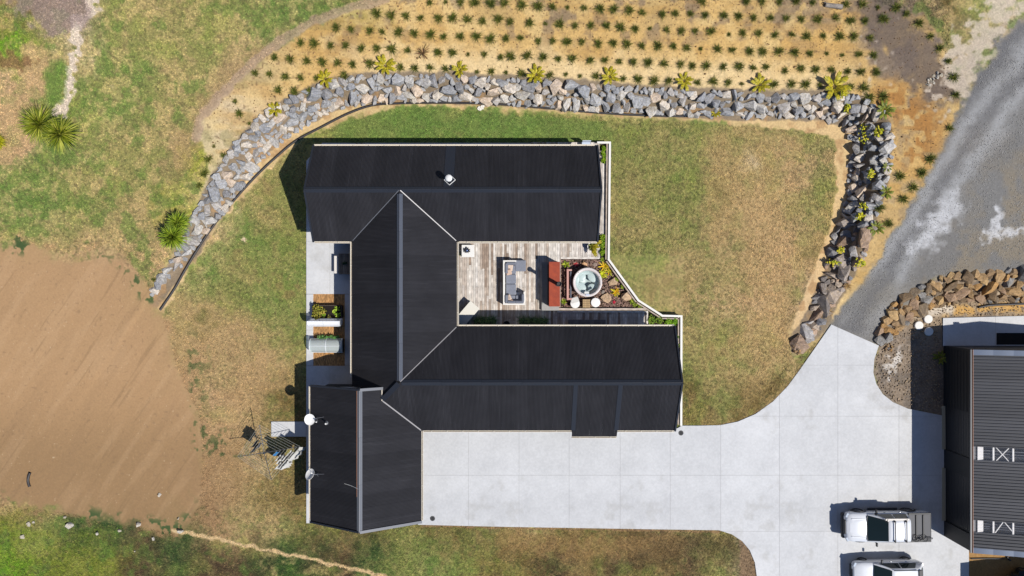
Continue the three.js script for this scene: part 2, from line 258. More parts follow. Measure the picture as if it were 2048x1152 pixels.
  if (yard > 0) {
    mixTo([150, 132, 112], yard * 0.8); mixTo([112, 102, 92], yard * sstep(0.45, 0.62, fbm(x * 0.9, z * 0.9, 130, 4)) * 0.8); mixTo([204, 160, 92], yard * onLine([[1890, 622], [2070, 612]], px, py, 16) * 1.5 * sstep(0.2, 0.5, f3)); mixTo([210, 196, 176], yard * onLine([[1836, 626], [1900, 618]], px, py, 14) * 1.6);
    mixTo([220, 214, 206], 0.85 * yard * sstep(0.5, 1.0, onLine([[1800, 708], [1778, 746]], px + fx * 40, py + fz * 40, 22) + (f3 - 0.5) * 0.9)); mixTo([96, 78, 62], yard * sstep(0.72, 0.86, f1) * 0.3); mixTo([206, 190, 170], yard * sstep(0.78, 0.9, f2) * 0.25);
  }
  // pale clay where the ground is bare, top left, and the worn track below
  if (px < 330 && py < 330) { const w = onLine([[178, -20], [186, 20], [160, 34]], px + fx * 40, py + fz * 30, 24) + onLine([[152, 40], [156, 80], [140, 150], [142, 165], [134, 210], [112, 226]], px + fx * 26, py + fz * 26, 15); mixTo([206, 190, 170], sstep(0.25, 0.6, w + (f3 - 0.5) * 0.7));
    mixTo([142, 122, 116], sstep(0.1, 0.5, onLine([[60, -10], [110, 30], [140, 20]], px + fx * 50, py + fz * 50, 55)) * 0.75); mixTo([192, 156, 116], sstep(0.1, 0.5, onLine([[62, 110], [70, 160], [20, 215], [30, 290], [0, 330]], px + fx * 60, py + fz * 60, 40)) * 0.55); mixTo([112, 78, 48], sstep(0.1, 0.6, onLine([[-10, 115], [60, 130]], px + fx * 40, py + fz * 40, 20)) * 0.6); }
  if (px < 800 && py > 1020) mixTo([206, 178, 132], sstep(0.2, 0.7, onLine([[345, 1060], [372, 1064], [450, 1081], [560, 1105], [700, 1136], [790, 1160]], px, py + fz * 10, 6) + (f3 - 0.5) * 0.4));
  if (px < 560 && py < 380 && bank < 0.5) mixTo([158, 130, 92], 0.5 * sstep(0.15, 0.8, onLine([[345, 330], [385, 262], [440, 180], [520, 108]], px, py, 46) + wx * 1.2 + fx * 0.5)); if (px < 200 && py < 230) mixTo([92, 122, 44], 0.8 * sstep(0.2, 0.7, onLine([[118, 140], [108, 190]], px, py, 36) + wx + fx * 0.6));
  if (px > 370 && px < 800 && py < 300) { const boundary = onLine([[392, 275], [400, 235], [440, 192], [512, 120], [560, 82], [620, 45], [690, 18], [770, 0]], px + fx * 12, py + fz * 12, 15); mixTo([172, 146, 122], sstep(0.15, 0.6, boundary) * 0.75); }
  mixTo([146, 120, 84], (1 - gravel) * sstep(0.3, 0.8, onLine([[1440, 851], [1475, 846], [1510, 830], [1545, 806], [1578, 774], [1602, 742], [1632, 698]], px, py, 9)) * 0.8); mixTo([150, 118, 84], sstep(0.4, 0.8, onLine([[845, 1051], [1000, 1055], [1440, 1063]], px, py + fz * 8, 6)) * 0.8);
  if (px > 1470 && px < 1530 && py > 1070) mixTo([140, 116, 88], sstep(1476, 1484, px + fx * 8));
  mixTo([214, 190, 160], sstep(0.4, 0.9, onLine([[487, 478], [489, 480]], px, py, 10) + (f2 - 0.5) * 0.4)); mixTo([196, 176, 138], onLine([[1500, 322], [1510, 330]], px + fx * 30, py + fz * 30, 24) * 0.8);
  if (px > 1915 && py > 1085) mixTo([166, 126, 76], 0.92);
  if (px > 1660) { mixTo([104, 90, 80], 0.8 * (1 - gravel) * sstep(0.15, 0.6, onLine([[1752, 20], [1800, 70], [1850, 130], [1885, 165]], px + fx * 50, py + fz * 50, 62) + wx * 0.5)); mixTo([202, 186, 166], 0.85 * sstep(0.35, 0.75, onLine([[2010, 0], [1960, 70], [1935, 110], [1905, 165]], px + fx * 60, py + fz * 60, 62) + (f3 - 0.5) * 0.8 + wx * 0.9 + fx * 0.4) * sstep(14, -10, COARSE('gravel', x, z))); }
  const fa = dirt > 0.5 ? 0.4 : gravel > 0.5 ? 0.7 : 1, fine = 1 + fa * (0.16 * (f2 - 0.5) + 0.12 * (noise(x * 24, z * 24, 59) - 0.5));
  return [col[0] * fine, col[1] * fine, col[2] * fine];
}
function regionOf(x, z) {
  const [px, py] = toPx(x, z); if (inside(GRAVEL, px, py)) return 'gravel_road'; if (inside(YARD, px, py)) return 'shed_yard'; if (inside(LAWN, px, py)) return 'lawn'; if (inside(DIRT, px, py)) return 'dirt_yard'; if (inside(BANK, px, py)) return 'planted_bank'; return 'grass_field';
}
const groundTex = tex(1856, 1044, (i, j) => groundColour((i + 0.5) / 1856 * TX - TX / 2, (j + 0.5) / 1044 * TZ - TZ / 2));
groundTex.wrapS = groundTex.wrapT = THREE.MirroredRepeatWrapping;
const grainTex = tex(512, 512, (i, j) => { const v = 255 * (0.6 * fbmP(i / 512, j / 512, 24, 5, 3) + 0.4 * hash2(i, j, 9)); return [v, v, v]; }, false);
grainTex.repeat.set(28, 15.75);
const groundMat = M(new THREE.Color(KALB, KALB, KALB), 0.97, { map: groundTex, bumpMap: grainTex, bumpScale: 0.007 });
{ // one sheet of ground, split into its covers; fine inside the picture, coarse out to the horizon
  const axis = (half, step, reach) => { const v = []; for (let k = -half; k <= half + 1e-6; k += step) v.push(k); let s = step, x = half; const out = []; while (x < reach) { s *= 1.5; x += s; out.push(x); } return [...out.map((k) => -k).reverse(), ...v, ...out]; };
  const xs = axis(42, 0.2, 900), zs = axis(23.6, 0.2, 900), nx = xs.length, pos = new Float32Array(nx * zs.length * 3), uv = new Float32Array(nx * zs.length * 2);
  for (let j = 0; j < zs.length; j++) for (let i = 0; i < nx; i++) { const o = j * nx + i, x = xs[i], z = zs[j]; pos[o * 3] = x; pos[o * 3 + 1] = terrain(clamp(x, -60, 60), clamp(z, -40, 40)) + bump(x, z) - 0.02; pos[o * 3 + 2] = z; uv[o * 2] = (x + TX / 2) / TX; uv[o * 2 + 1] = (z + TZ / 2) / TZ; }
  const sets = {};
  for (let j = 0; j + 1 < zs.length; j++) for (let i = 0; i + 1 < nx; i++) { const a = j * nx + i, r = regionOf((xs[i] + xs[i + 1]) / 2, (zs[j] + zs[j + 1]) / 2); (sets[r] ??= []).push(a, a + nx, a + 1, a + 1, a + nx, a + nx + 1); }
  for (const [name, idx] of Object.entries(sets)) {
    const map = new Map(), p = [], t = [], id = idx.map((k) => { let n = map.get(k); if (n === undefined) { n = map.size; map.set(k, n); p.push(pos[k * 3], pos[k * 3 + 1], pos[k * 3 + 2]); t.push(uv[k * 2], uv[k * 2 + 1]); } return n; });
    const g = new THREE.BufferGeometry(); g.setAttribute('position', new THREE.Float32BufferAttribute(p, 3)); g.setAttribute('uv', new THREE.Float32BufferAttribute(t, 2)); g.setIndex(id); g.computeVertexNormals();
    struct(mesh(name, g, groundMat));
  }
}
// ---------------------------------------------------------------- shared materials
const concTex = tex(1024, 1024, (i, j) => {
  const u = i / 1024, v = j / 1024, n = fbmP(u, v, 5, 3, 5), m = fbmP(u, v, 11, 13, 4), f = hash2(i, j, 21), g = fbmP(u, v, 90, 33, 2), st = sstep(0.62, 0.8, fbmP(u, v, 7, 43, 4));
  const b = 208 + (n - 0.5) * 24 + (m - 0.5) * 12 + (f - 0.5) * 10 + (g - 0.5) * 14 - st * 10; return [b, b + 1 - st, b + 3 - st * 3];
});
concTex.repeat.set(1 / 9, 1 / 9);
const concMats = [1, 0.975, 1.02].map((k) => M(new THREE.Color(KALB * k * 1.0, KALB * k * 0.992, KALB * k * 0.978), 0.86, { map: concTex }));
const jointMat = M(A(176, 175, 173), 0.95), soilTex = tex(512, 512, (i, j) => { const n = fbmP(i / 512, j / 512, 16, 4, 4), f = hash2(i, j, 5); const b = 96 + (n - 0.5) * 110 + (f - 0.5) * 70; return [b * 1.08, b * 0.9, b * 0.75]; });
soilTex.repeat.set(0.5, 0.5);
const ironTex = tex(512, 512, (i, j) => { const u = i / 512, v = j / 512, s1 = noiseP(u * 128, v * 4, 4 * 32, 201), s2 = noiseP(u * 40, v * 3, 120, 203), n = fbmP(u, v, 6, 205, 4), f = hash2(i, j, 7), d = sstep(0.66, 0.9, s1 * 0.5 + s2 * 0.5); const b = 208 + (n - 0.5) * 34 + d * 24 + (f - 0.5) * 8; return [b, b * 0.99, b * 0.97]; });
ironTex.repeat.set(0.2, 0.2);
const ironTone = (k, tint = 1) => P(new THREE.Color(0.0325 * k, 0.0325 * k, 0.039 * k * tint), 0.5, { specularIntensity: 0.12, map: ironTex });
const ironMats = [1, 1.09, 0.92, 1.04].map((k) => ironTone(k));
const flashMat = P(A(46, 49, 57), 0.45, { specularIntensity: 0.4 }), flashPale = P(A(112, 114, 120), 0.4, { specularIntensity: 0.5 }), gutterMat = P(A(236, 226, 208), 0.45), wallMat = M(A(40, 40, 43), 0.7), glassMat = P(new THREE.Color(0.02, 0.025, 0.03), 0.05), whiteMat = P(A(240, 238, 234), 0.45), whitePaint = M(A(240, 236, 228), 0.6), rustMat = M(A(190, 120, 84), 0.8), blackMat = M(A(38, 38, 40), 0.6), copperTrim = M(A(186, 128, 96), 0.6), valleyMat = P(A(150, 146, 146), 0.4);

// ---------------------------------------------------------------- concrete: drive, paths, pads
function slabs(name, poly, xs, zs, y, gap = 0.007) {
  const g = new THREE.Group(); g.name = numbered(name); scene.add(g); struct(g); let k = 0;
  for (let i = 0; i + 1 < xs.length; i++) for (let j = 0; j + 1 < zs.length; j++) {
    const p = clipRect(poly, xs[i] + gap, xs[i + 1] - gap, zs[j] + gap, zs[j + 1] - gap); if (p.length < 3 || areaOf(p) < 0.08) continue;
    mesh('concrete_slab', slab(p, y - 0.12, y, 0.004), concMats[(i * 7 + j * 5 + k++) % 3], g);
  }
  mesh('joint_filler', slab(poly, y - 0.13, y - 0.008), jointMat, g); return g;
}
const X = (px) => (px - 1024) * EYE / FOC, Z = (py) => (py - 576) * EYE / FOC;
const DRIVE = polyAt([[836, 856], [1355, 856], [1363, 851], [1400, 851], [1440, 850], [1475, 843], [1510, 828], [1545, 803], [1575, 772], [1600, 738], [1630, 695], [1662, 649], [1757, 691], [1748, 718], [1746, 745], [1752, 768], [1765, 788], [1785, 804], [1815, 817], [1890, 832], [1893, 1063], [1937, 1099], [1937, 1400], [1514, 1400], [1513, 1152], [1509, 1124], [1499, 1100], [1484, 1082], [1463, 1068], [1437, 1060], [1300, 1058], [1000, 1053], [836, 1049]]);
slabs('driveway', DRIVE, [800, 937, 1038, 1138, 1240, 1340, 1441, 1558, 1675, 1797, 1950].map(X), [600, 730, 832, 950, 1062, 1180, 1300, 1410].map(Z), 0.05);
const PATHW = polyAt([[613, 322], [640, 286], [1062, 286], [1062, 300], [712, 470], [712, 1044], [613, 1046]]);
for (const [poly, xs, ys] of [[[[613, 322], [645, 286], [720, 286], [720, 588], [613, 588]], [600, 660, 730], [280, 400, 483, 600]], [[[645.5, 286], [1062, 286], [1062, 310], [721, 310], [721, 286]], [700, 850, 1000, 1100], [280, 320]], [[[613, 588.5], [627, 588.5], [627, 731], [613, 731]], [600, 640], [580, 660, 740]], [[[690, 588.5], [720, 588.5], [720, 731], [690, 731]], [680, 730], [580, 660, 740]], [[[613, 731.5], [720, 731.5], [720, 1000], [640, 1046], [613, 1046]], [600, 660, 730], [720, 843, 950, 1060]]]) slabs('concrete_path', polyAt(poly), xs.map(X), ys.map(Z), 0.05);
slabs('concrete_pad', polyAt([[543, 843], [612.5, 843], [612.5, 873], [543, 873]]), [540, 615].map(X), [840, 876].map(Z), 0.05);
slabs('concrete_path', polyAt([[1885, 636], [2150, 629], [2150, 692], [1885, 692]]), [1880, 1990, 2160].map(X), [600, 700].map(Z), 0.05);
struct(mesh('bark_bed', grid(20, 40, (u, v) => { const x = lerp(X(626.6), X(690.4), u), z = lerp(Z(588), Z(731.6), v); return V(x, 0.02 + fbm(x * 6, z * 6, 4, 3) * 0.04, z); }), M(A(206, 160, 108, 1.5), 0.95, { map: tex(256, 256, (i, j) => { const f = noiseP(i / 4, j / 6, 64, 5), b = 150 + f * 105; return [b, b * 0.97, b * 0.92]; }), bumpMap: grainTex, bumpScale: 0.03 })));

// ---------------------------------------------------------------- house
const EV = 2.6, RG = 4.5;
const wing = (lo, hi, axis) => { const mid = (lo + hi) / 2, k = (RG - EV) / ((hi - lo) / 2); return { lo, hi, mid, axis, up: (v) => EV + (v - lo) * k, down: (v) => EV + (hi - v) * k }; };
const WT = wing(-8.66, -2.835, 'z'), WM = wing(-9.756, -3.353, 'x'), WB = wing(2.347, 8.689, 'z'), WS = wing(-12.286, -5.518, 'x');
const XT = [-12.07, 5.18], XB = 9.9, ZS = [6.0, 14.2], NO = -99;
const inT = (x, z) => x >= XT[0] && x <= XT[1] && z >= WT.lo && z <= WT.hi, inS = (x, z) => z >= ZS[0] && z <= ZS[1] && x >= WS.lo && x <= WS.hi;
const inL = (x, z) => x >= WM.lo && x <= XB && z <= WB.hi;
const hT = (x, z) => inT(x, z) ? Math.min(WT.up(z), WT.down(z)) : NO, hS = (x, z) => inS(x, z) ? Math.min(WS.up(x), WS.down(x)) : NO;
const hM = (x, z) => inL(x, z) && z >= WT.mid ? Math.min(WM.up(x), WM.down(x), WB.down(z)) : NO, hB = (x, z) => inL(x, z) ? Math.min(WB.up(z), WB.down(z), WM.up(x)) : NO;
const roofAt = (x, z) => Math.max(hT(x, z), hM(x, z), hB(x, z), hS(x, z));
const house = thing('house', 'single-storey house of joined wings under black corrugated iron gable roofs', 'house');
const PITCH = 0.0762, AMP = 0.009;
function roofFace(W, side, from, to, test, extra) {   // iron sheets of one slope, each 10 corrugations wide; cut along valleys and hips
  const eave = side < 0 ? W.lo : W.hi, h = side < 0 ? W.up : W.down, slopeLen = Math.abs(W.mid - eave), nrm = 1 / Math.hypot(1, (RG - EV) / slopeLen);
  const pt = (s, c) => W.axis === 'z' ? [c, s] : [s, c];
  const width = PITCH * 10; let k = 0;
  for (let c0 = from; c0 < to - 0.02; c0 += width, k++) {
    const c1 = Math.min(to, c0 + width), n = Math.max(2, Math.round((c1 - c0) / PITCH * 8)), pos = [], uv = [], idx = []; let prev = false;
    for (let i = 0; i <= n; i++) {
      const c = lerp(c0 + 0.0006, c1 - 0.0006, i / n); let a = null, b = null;
      const e0 = extra ? extra(c, eave) : eave;
      for (let q = 0; q <= 160; q++) { const s = lerp(e0, W.mid, q / 160), [x, z] = pt(s, c); const vis = test ? test(x, z, h(s)) : true; if (vis) { if (a === null) a = s; b = s; } }
      if (a === null || Math.abs(b - a) < 0.03) { prev = false; continue; }
      const ripple = AMP * Math.cos((c - from) / PITCH * Math.PI * 2) + 0.0016 * (k % 2) + AMP;
      for (const s of [a, b]) { const [x, z] = pt(s, c); pos.push(x, h(s) + ripple / nrm, z); uv.push(c, s); }
      const m = pos.length / 3; if (prev) { const w = [m - 4, m - 3, m - 2, m - 1]; (side < 0) === (W.axis === 'z') ? idx.push(w[0], w[1], w[2], w[2], w[1], w[3]) : idx.push(w[0], w[2], w[1], w[2], w[3], w[1]); }
      prev = true;
    }
    if (!idx.length) continue;
    const g = new THREE.BufferGeometry(); g.setAttribute('position', new THREE.Float32BufferAttribute(pos, 3)); g.setAttribute('uv', new THREE.Float32BufferAttribute(uv, 2)); g.setIndex(idx); g.computeVertexNormals();
    mesh('roof_sheet', g, ironMats[(k * 5 + Math.floor(k / 3)) % 4], house);
  }
}
const vis = (x, z, h) => { const r = roofAt(x, z); return r < -50 || Math.abs(h - r) < 0.006; };
roofFace(WT, -1, XT[0], XT[1]); roofFace(WT, 1, XT[0], XT[1], vis);
roofFace(WM, -1, WT.mid, WB.hi, vis); roofFace(WM, 1, WT.mid, WB.hi, vis);
roofFace(WB, -1, WM.lo, XB, vis); const PORCH = [3.66, 6.42]; roofFace(WB, 1, WM.lo, XB, vis, (c, e) => c > PORCH[0] && c < PORCH[1] ? e + 0.42 : e);
roofFace(WS, -1, ZS[0], ZS[1]); roofFace(WS, 1, ZS[0], ZS[1], vis);
const rp = (x, z, lift = 0.025) => V(x, roofAt(x, z) + lift, z);
// ridge caps: two wings of folded metal and a roll
function ridgeCap(W, from, to, half = 0.17, mat = flashMat) {
  const prof = [[-half, -half * 0.6 + 0.028], [-0.05, 0.012], [-0.035, 0.04], [0, 0.055], [0.035, 0.04], [0.05, 0.012], [half, -half * 0.6 + 0.028]];
  const n = Math.max(1, Math.round(Math.abs(to - from) / 2.4));
  for (let i = 0; i < n; i++) mesh('ridge_cap', grid(6, 1, (u, v) => { const [o, y] = prof[Math.round(u * 6)], c = lerp(lerp(from, to, i / n), lerp(from, to, (i + 1) / n) - 0.006, v); return W.axis === 'z' ? V(c, RG + 0.02 + y, W.mid + o) : V(W.mid + o, RG + 0.02 + y, c); }), mat, house);
}
ridgeCap(WT, XT[0] - 0.06, XT[1] + 0.06); ridgeCap(WM, WT.mid + 0.25, WB.mid - 0.1, 0.17, P(A(84, 88, 98), 0.42, { specularIntensity: 0.5 })); ridgeCap(WB, WM.mid + 0.1, XB + 0.05); ridgeCap(WS, ZS[0] - 0.02, ZS[1] + 0.05, 0.16, flashPale);
mesh('trim_strip', beam(V(WS.mid - 0.14, RG - 0.045, ZS[0]), V(WS.mid - 0.14, RG - 0.045, ZS[1] - 2), 0.05, 0.012), copperTrim, house);
// valleys, hip, barge boards
const line = (a, b, w, h, mat, name, lift = 0.03) => mesh(name, beam(rp(a[0], a[1], lift), rp(b[0], b[1], lift), w, h), mat, house);
const near = (x, z, dx, dz) => [x + dx, z + dz];
const vT1 = [WM.lo, WT.hi], vT2 = [WM.hi, WT.hi], top = [WM.mid, WT.mid + 0.0];
const flatBeam = (a, b, ya, yb, w, mat, name) => mesh(name, beam(V(a[0], ya, a[1]), V(b[0], yb, b[1]), w, 0.014), mat, house);
flatBeam([WM.lo + 0.05, WT.hi - 0.05], [WM.mid - 0.04, WT.mid + 0.05], EV + 0.05, RG + 0.04, 0.05, flashPale, 'valley_flashing');
flatBeam([WM.hi - 0.05, WT.hi - 0.05], [WM.mid + 0.04, WT.mid + 0.05], EV + 0.05, RG + 0.04, 0.05, valleyMat, 'valley_flashing');
flatBeam([WM.hi - 0.03, WB.lo + 0.03], [WM.mid + 0.04, WB.mid - 0.05], EV + 0.05, RG + 0.04, 0.055, valleyMat, 'valley_flashing');
flatBeam([-7.66, 6.62], [WM.mid - 0.06, WB.mid + 0.06], hM(-7.66, 6.62) + 0.075, RG + 0.05, 0.3, flashMat, 'hip_cap');
flatBeam([WS.hi - 0.03, WB.hi - 0.03], [-7.66, 6.69], EV + 0.05, EV + (WS.hi + 7.66) * (RG - EV) / 3.384 + 0.06, 0.07, valleyMat, 'valley_flashing');
flatBeam([-7.697, 6.69], [-7.697, 5.95], 3.87, 3.87, 0.05, gutterMat, 'valley_flashing');
const barge = (a, b, ya, yb, mat = flashMat, w = 0.1) => mesh('barge_board', beam(V(a[0], ya - 0.06, a[1]), V(b[0], yb - 0.06, b[1]), w, 0.2), mat, house);
for (const x of [XT[0] - 0.04, XT[1] + 0.04]) { barge([x, WT.lo], [x, WT.mid], EV + 0.03, RG + 0.03); barge([x, WT.hi], [x, WT.mid], EV + 0.03, RG + 0.03); }
barge([XB + 0.04, WB.lo], [XB + 0.04, WB.mid], EV + 0.03, RG + 0.03); barge([XB + 0.04, WB.hi], [XB + 0.04, WB.mid], EV + 0.03, RG + 0.03);
barge([WS.lo, ZS[1] + 0.05], [WS.mid, ZS[1] + 0.05], EV + 0.04, RG + 0.04); barge([WS.hi, ZS[1] + 0.05], [WS.mid, ZS[1] + 0.05], EV + 0.04, RG + 0.04, flashPale, 0.16);
barge([WS.lo, ZS[0] - 0.05], [WS.mid, ZS[0] - 0.05], EV + 0.04, RG + 0.04); barge([-7.68, ZS[0] - 0.05], [WS.mid, ZS[0] - 0.05], 3.84, RG + 0.04, flashPale, 0.16);
// gutters: open channels with brackets
function gutter(a, b, nx, nz, y = EV - 0.05) {
  const w = 0.105, l = Math.hypot(b[0] - a[0], b[1] - a[1]), ox = nx * w, oz = nz * w, list = [];
  const mk = (off, yy, ww, hh) => beam(V(a[0] + nx * off, yy, a[1] + nz * off), V(b[0] + nx * off, yy, b[1] + nz * off), ww, hh);
  list.push(mk(w / 2, y - 0.05, w, 0.012), mk(0.006, y - 0.01, 0.012, 0.09), mk(w - 0.014, y, 0.028, 0.1));
  for (let s = 0.5; s < l; s += 0.95) { const t = s / l, x = lerp(a[0], b[0], t), z = lerp(a[1], b[1], t); list.push(beam(V(x, y + 0.036, z), V(x + ox * 0.9, y + 0.036, z + oz * 0.9), 0.025, 0.01)); }
  mesh('gutter', list, gutterMat, house);
}
gutter([XT[0], WT.lo], [XT[1], WT.lo], 0, -1); gutter([XT[0] + 0.02, WT.hi], [WM.lo - 0.12, WT.hi], 0, 1); gutter([WM.hi + 0.12, WT.hi], [XT[1], WT.hi], 0, 1);
gutter([WM.lo, WT.hi], [WM.lo, 5.45], -1, 0); gutter([WM.hi, WT.hi + 0.02], [WM.hi, WB.lo - 0.02], 1, 0); gutter([WM.hi + 0.12, WB.lo], [XB, WB.lo], 0, -1);
gutter([WS.hi + 0.12, WB.hi], [PORCH[0] - 0.02, WB.hi], 0, 1); gutter([PORCH[1] + 0.02, WB.hi], [XB, WB.hi], 0, 1); gutter([PORCH[0], WB.hi + 0.42], [PORCH[1], WB.hi + 0.42], 0, 1, EV - 0.31);
gutter([WS.lo, ZS[0]], [WS.lo, ZS[1]], -1, 0); gutter([WS.hi, WB.hi + 0.02], [WS.hi, ZS[1]], 1, 0);
// flashings down the slopes
function slopeBand(x0, x1, W, side, s0, s1) { const h = side < 0 ? W.up : W.down; mesh('roof_flashing', grid(1, 1, (u, v) => { const s = lerp(s0, s1, v); return V(lerp(x0, x1, u), h(s) + 0.034, s); }), flashMat, house); }
slopeBand(-4.02, -3.42, WT, -1, WT.lo + 0.02, WT.mid - 0.14); slopeBand(3.6, 3.86, WB, 1, WB.hi - 0.02, WB.mid + 0.12); slopeBand(6.22, 6.48, WB, 1, WB.hi - 0.02, WB.mid + 0.12);
{ // flue of the wood burner, with its square flashing
  const c = V(-3.66, 0, -6.36), y = WT.up(c.z), f = new THREE.Group(); f.name = 'flue'; house.add(f); f.position.set(c.x, y, c.z);
  mesh('pipe', cyl(0.13, 0.13, 0.7, 0, 0.35, 0, 20), flashPale, f); mesh('cowl', new THREE.LatheGeometry([[0, 0.86], [0.1, 0.85], [0.19, 0.8], [0.21, 0.74], [0.16, 0.7], [0.15, 0.62]].map(([a, b]) => new THREE.Vector2(a, b)), 24).toNonIndexed(), whiteMat, f);
  const fr = []; for (let k = 0; k < 4; k++) { const a = k * Math.PI / 2, b = a + Math.PI / 2, r = 0.33, k2 = (RG - EV) / 2.91; fr.push(beam(V(r * Math.cos(a), 0.045 + k2 * r * Math.sin(a), r * Math.sin(a)), V(r * Math.cos(b), 0.045 + k2 * r * Math.sin(b), r * Math.sin(b)), 0.035, 0.02)); }
  mesh('flashing', fr, whiteMat, f);
  const g = new THREE.Group(); g.name = 'vent_pipe'; house.add(g); const q = V(-11.1, 0, 8.1); g.position.set(q.x, WS.up(q.x), q.z);
  mesh('boot', cyl(0.06, 0.14, 0.1, 0, 0.04, 0, 12), flashPale, g); mesh('pipe', cyl(0.05, 0.05, 0.34, 0, 0.17, 0, 12), whiteMat, g);
  mesh('cable', tube([V(-9.9, WS.up(-9.9) + 0.04, 11.55), V(-9.4, WS.up(-9.4) + 0.03, 11.62), V(-8.95, RG + 0.05, 11.72)], 0.012, 12, 5), whiteMat, house);
}
// walls, gables, openings
const wallBox = (x0, x1, z0, z1, h = EV - 0.06) => box(x1 - x0, h, z1 - z0, (x0 + x1) / 2, h / 2, (z0 + z1) / 2);
mesh('wall', [wallBox(XT[0] + 0.35, XT[1] - 0.35, WT.lo + 0.45, WT.hi - 0.45), wallBox(WM.lo + 0.5, WM.hi - 0.5, WT.hi - 0.44, WB.lo + 0.44), wallBox(WM.lo + 0.5, XB - 0.35, WB.lo + 0.45, WB.hi - 0.45), wallBox(WS.lo + 0.4, WS.hi - 0.4, WB.hi - 0.44, ZS[1] - 0.2), wallBox(WS.lo + 0.4, WM.lo + 0.49, ZS[0] + 0.2, WB.hi - 0.44)], wallMat, house);
const gable = (axis, c, lo, hi) => { const s = new THREE.Shape([new THREE.Vector2(lo, EV - 0.1), new THREE.Vector2(hi, EV - 0.1), new THREE.Vector2((lo + hi) / 2, RG - 0.12)]); const g = new THREE.ExtrudeGeometry(s, { depth: 0.12, bevelEnabled: false }); if (axis === 'x') g.rotateY(-Math.PI / 2); return axis === 'x' ? g.translate(c, 0, 0) : g.translate(0, 0, c); };
mesh('gable', [gable('x', XT[0] + 0.47, WT.lo + 0.2, WT.hi - 0.2), gable('x', XT[1] - 0.35, WT.lo + 0.2, WT.hi - 0.2), gable('x', XB - 0.35, WB.lo + 0.2, WB.hi - 0.2), gable('z', ZS[1] - 0.32, WS.lo + 0.2, WS.hi - 0.2), gable('z', ZS[0] + 0.2, WS.lo + 0.2, WS.hi - 0.2)], wallMat, house);
mesh('soffit', [wallBox(XT[0] + 0.05, XT[1] - 0.05, WT.lo + 0.03, WT.hi - 0.03, 0.03).translate(0, EV - 0.12, 0), wallBox(WM.lo + 0.03, WM.hi - 0.03, WT.hi, WB.lo, 0.03).translate(0, EV - 0.12, 0), wallBox(WM.lo + 0.03, XB - 0.05, WB.lo + 0.03, WB.hi - 0.03, 0.03).translate(0, EV - 0.12, 0), wallBox(WS.lo + 0.03, WS.hi - 0.03, WB.hi, ZS[1] - 0.05, 0.03).translate(0, EV - 0.12, 0), wallBox(WS.lo + 0.03, WM.lo + 0.02, ZS[0] + 0.05, WB.hi, 0.03).translate(0, EV - 0.12, 0)], whitePaint, house);
for (const [x, y, z, w, h, face] of [[-1.2, 1.3, -3.27, 2.4, 2.0, 'z'], [2.4, 1.3, -3.27, 2.4, 2.0, 'z'], [-3.84, 1.3, -0.4, 2.6, 2.0, 'x'], [0.4, 1.3, 2.78, 2.4, 2.0, 'z'], [4.6, 1.4, 2.78, 1.4, 1.2, 'z'], [-9.27, 1.4, 0.6, 1.6, 1.2, 'x'], [4.84, 1.3, -5.7, 2.4, 2.0, 'x'], [9.56, 1.4, 5.5, 1.4, 1.2, 'x'], [-3.4, 1.2, 8.25, 2.4, 2.1, 'z'], [5.0, 1.15, 8.25, 1.1, 2.1, 'z'], [-11.9, 1.5, 10, 1.6, 1, 'x']]) {
  const f = new THREE.Group(); f.name = 'window'; house.add(f); f.position.set(x, y, z); if (face === 'x') f.rotation.y = Math.PI / 2;
  mesh('pane', box(w - 0.1, h - 0.1, 0.02), glassMat, f); mesh('frame', [box(w, 0.06, 0.06, 0, h / 2 - 0.03, 0), box(w, 0.06, 0.06, 0, -h / 2 + 0.03, 0), box(0.06, h - 0.12, 0.06, -w / 2 + 0.03, 0, 0), box(0.06, h - 0.12, 0.06, w / 2 - 0.03, 0, 0), box(0.05, h - 0.12, 0.05, 0, 0, 0)], blackMat, f);
}
{ const b = [V(PORCH[0] + 0.15, 0.05, 9.0), V(PORCH[1] - 0.15, 0.05, 9.0)]; for (const p of b) mesh('porch_post', box(0.12, 2.24, 0.12, p.x, 1.17, p.z), wallMat, house); }

// ---------------------------------------------------------------- satellite dishes
function satDish(label, x, y, z, aim, spin) {
  const d = thing('satellite_dish', label, 'satellite dish', x, y, z, spin, 'satellite dishes on the west eave of the house');
  const g = grid(28, 6, (u, v) => { const r = v * 0.29, a = u * Math.PI * 2; return V(r * Math.cos(a), r * r * 0.9, r * 1.12 * Math.sin(a)); });
  const h = new THREE.Group(); h.name = 'reflector'; d.add(h); h.position.set(-0.2, 0.72, 0); h.rotation.set(aim[0], 0, aim[1]);
  mesh('bowl', [g, g.clone().applyMatrix4(new THREE.Matrix4().makeScale(1.02, 1, 1.02)).translate(0, -0.012, 0), new THREE.TorusGeometry(0.3, 0.012, 6, 32).toNonIndexed().rotateX(Math.PI / 2).scale(1, 1, 1.12).translate(0, 0.078, 0)], whiteMat, h);
  mesh('feed_arm', [bar(V(0.25, -0.02, 0.1), V(0.42, 0.42, 0.05), 0.014)], flashPale, h); mesh('receiver', cyl(0.035, 0.05, 0.12, 0.43, 0.46, 0.05, 10), whiteMat, h);
  mesh('mount', [bar(V(0.1, 0, 0), V(0.1, 0.5, 0), 0.024), bar(V(0.1, 0.5, 0), V(-0.2, 0.7, 0), 0.024), box(0.22, 0.012, 0.16, 0.1, 0.008, 0)], flashPale, d); mesh('stay', [bar(V(0.1, 0.45, 0), V(0.75, 0.45, -0.12), 0.012), bar(V(0.1, 0.42, 0), V(0.18, 0.1, 0.3), 0.01)], flashPale, d);
}
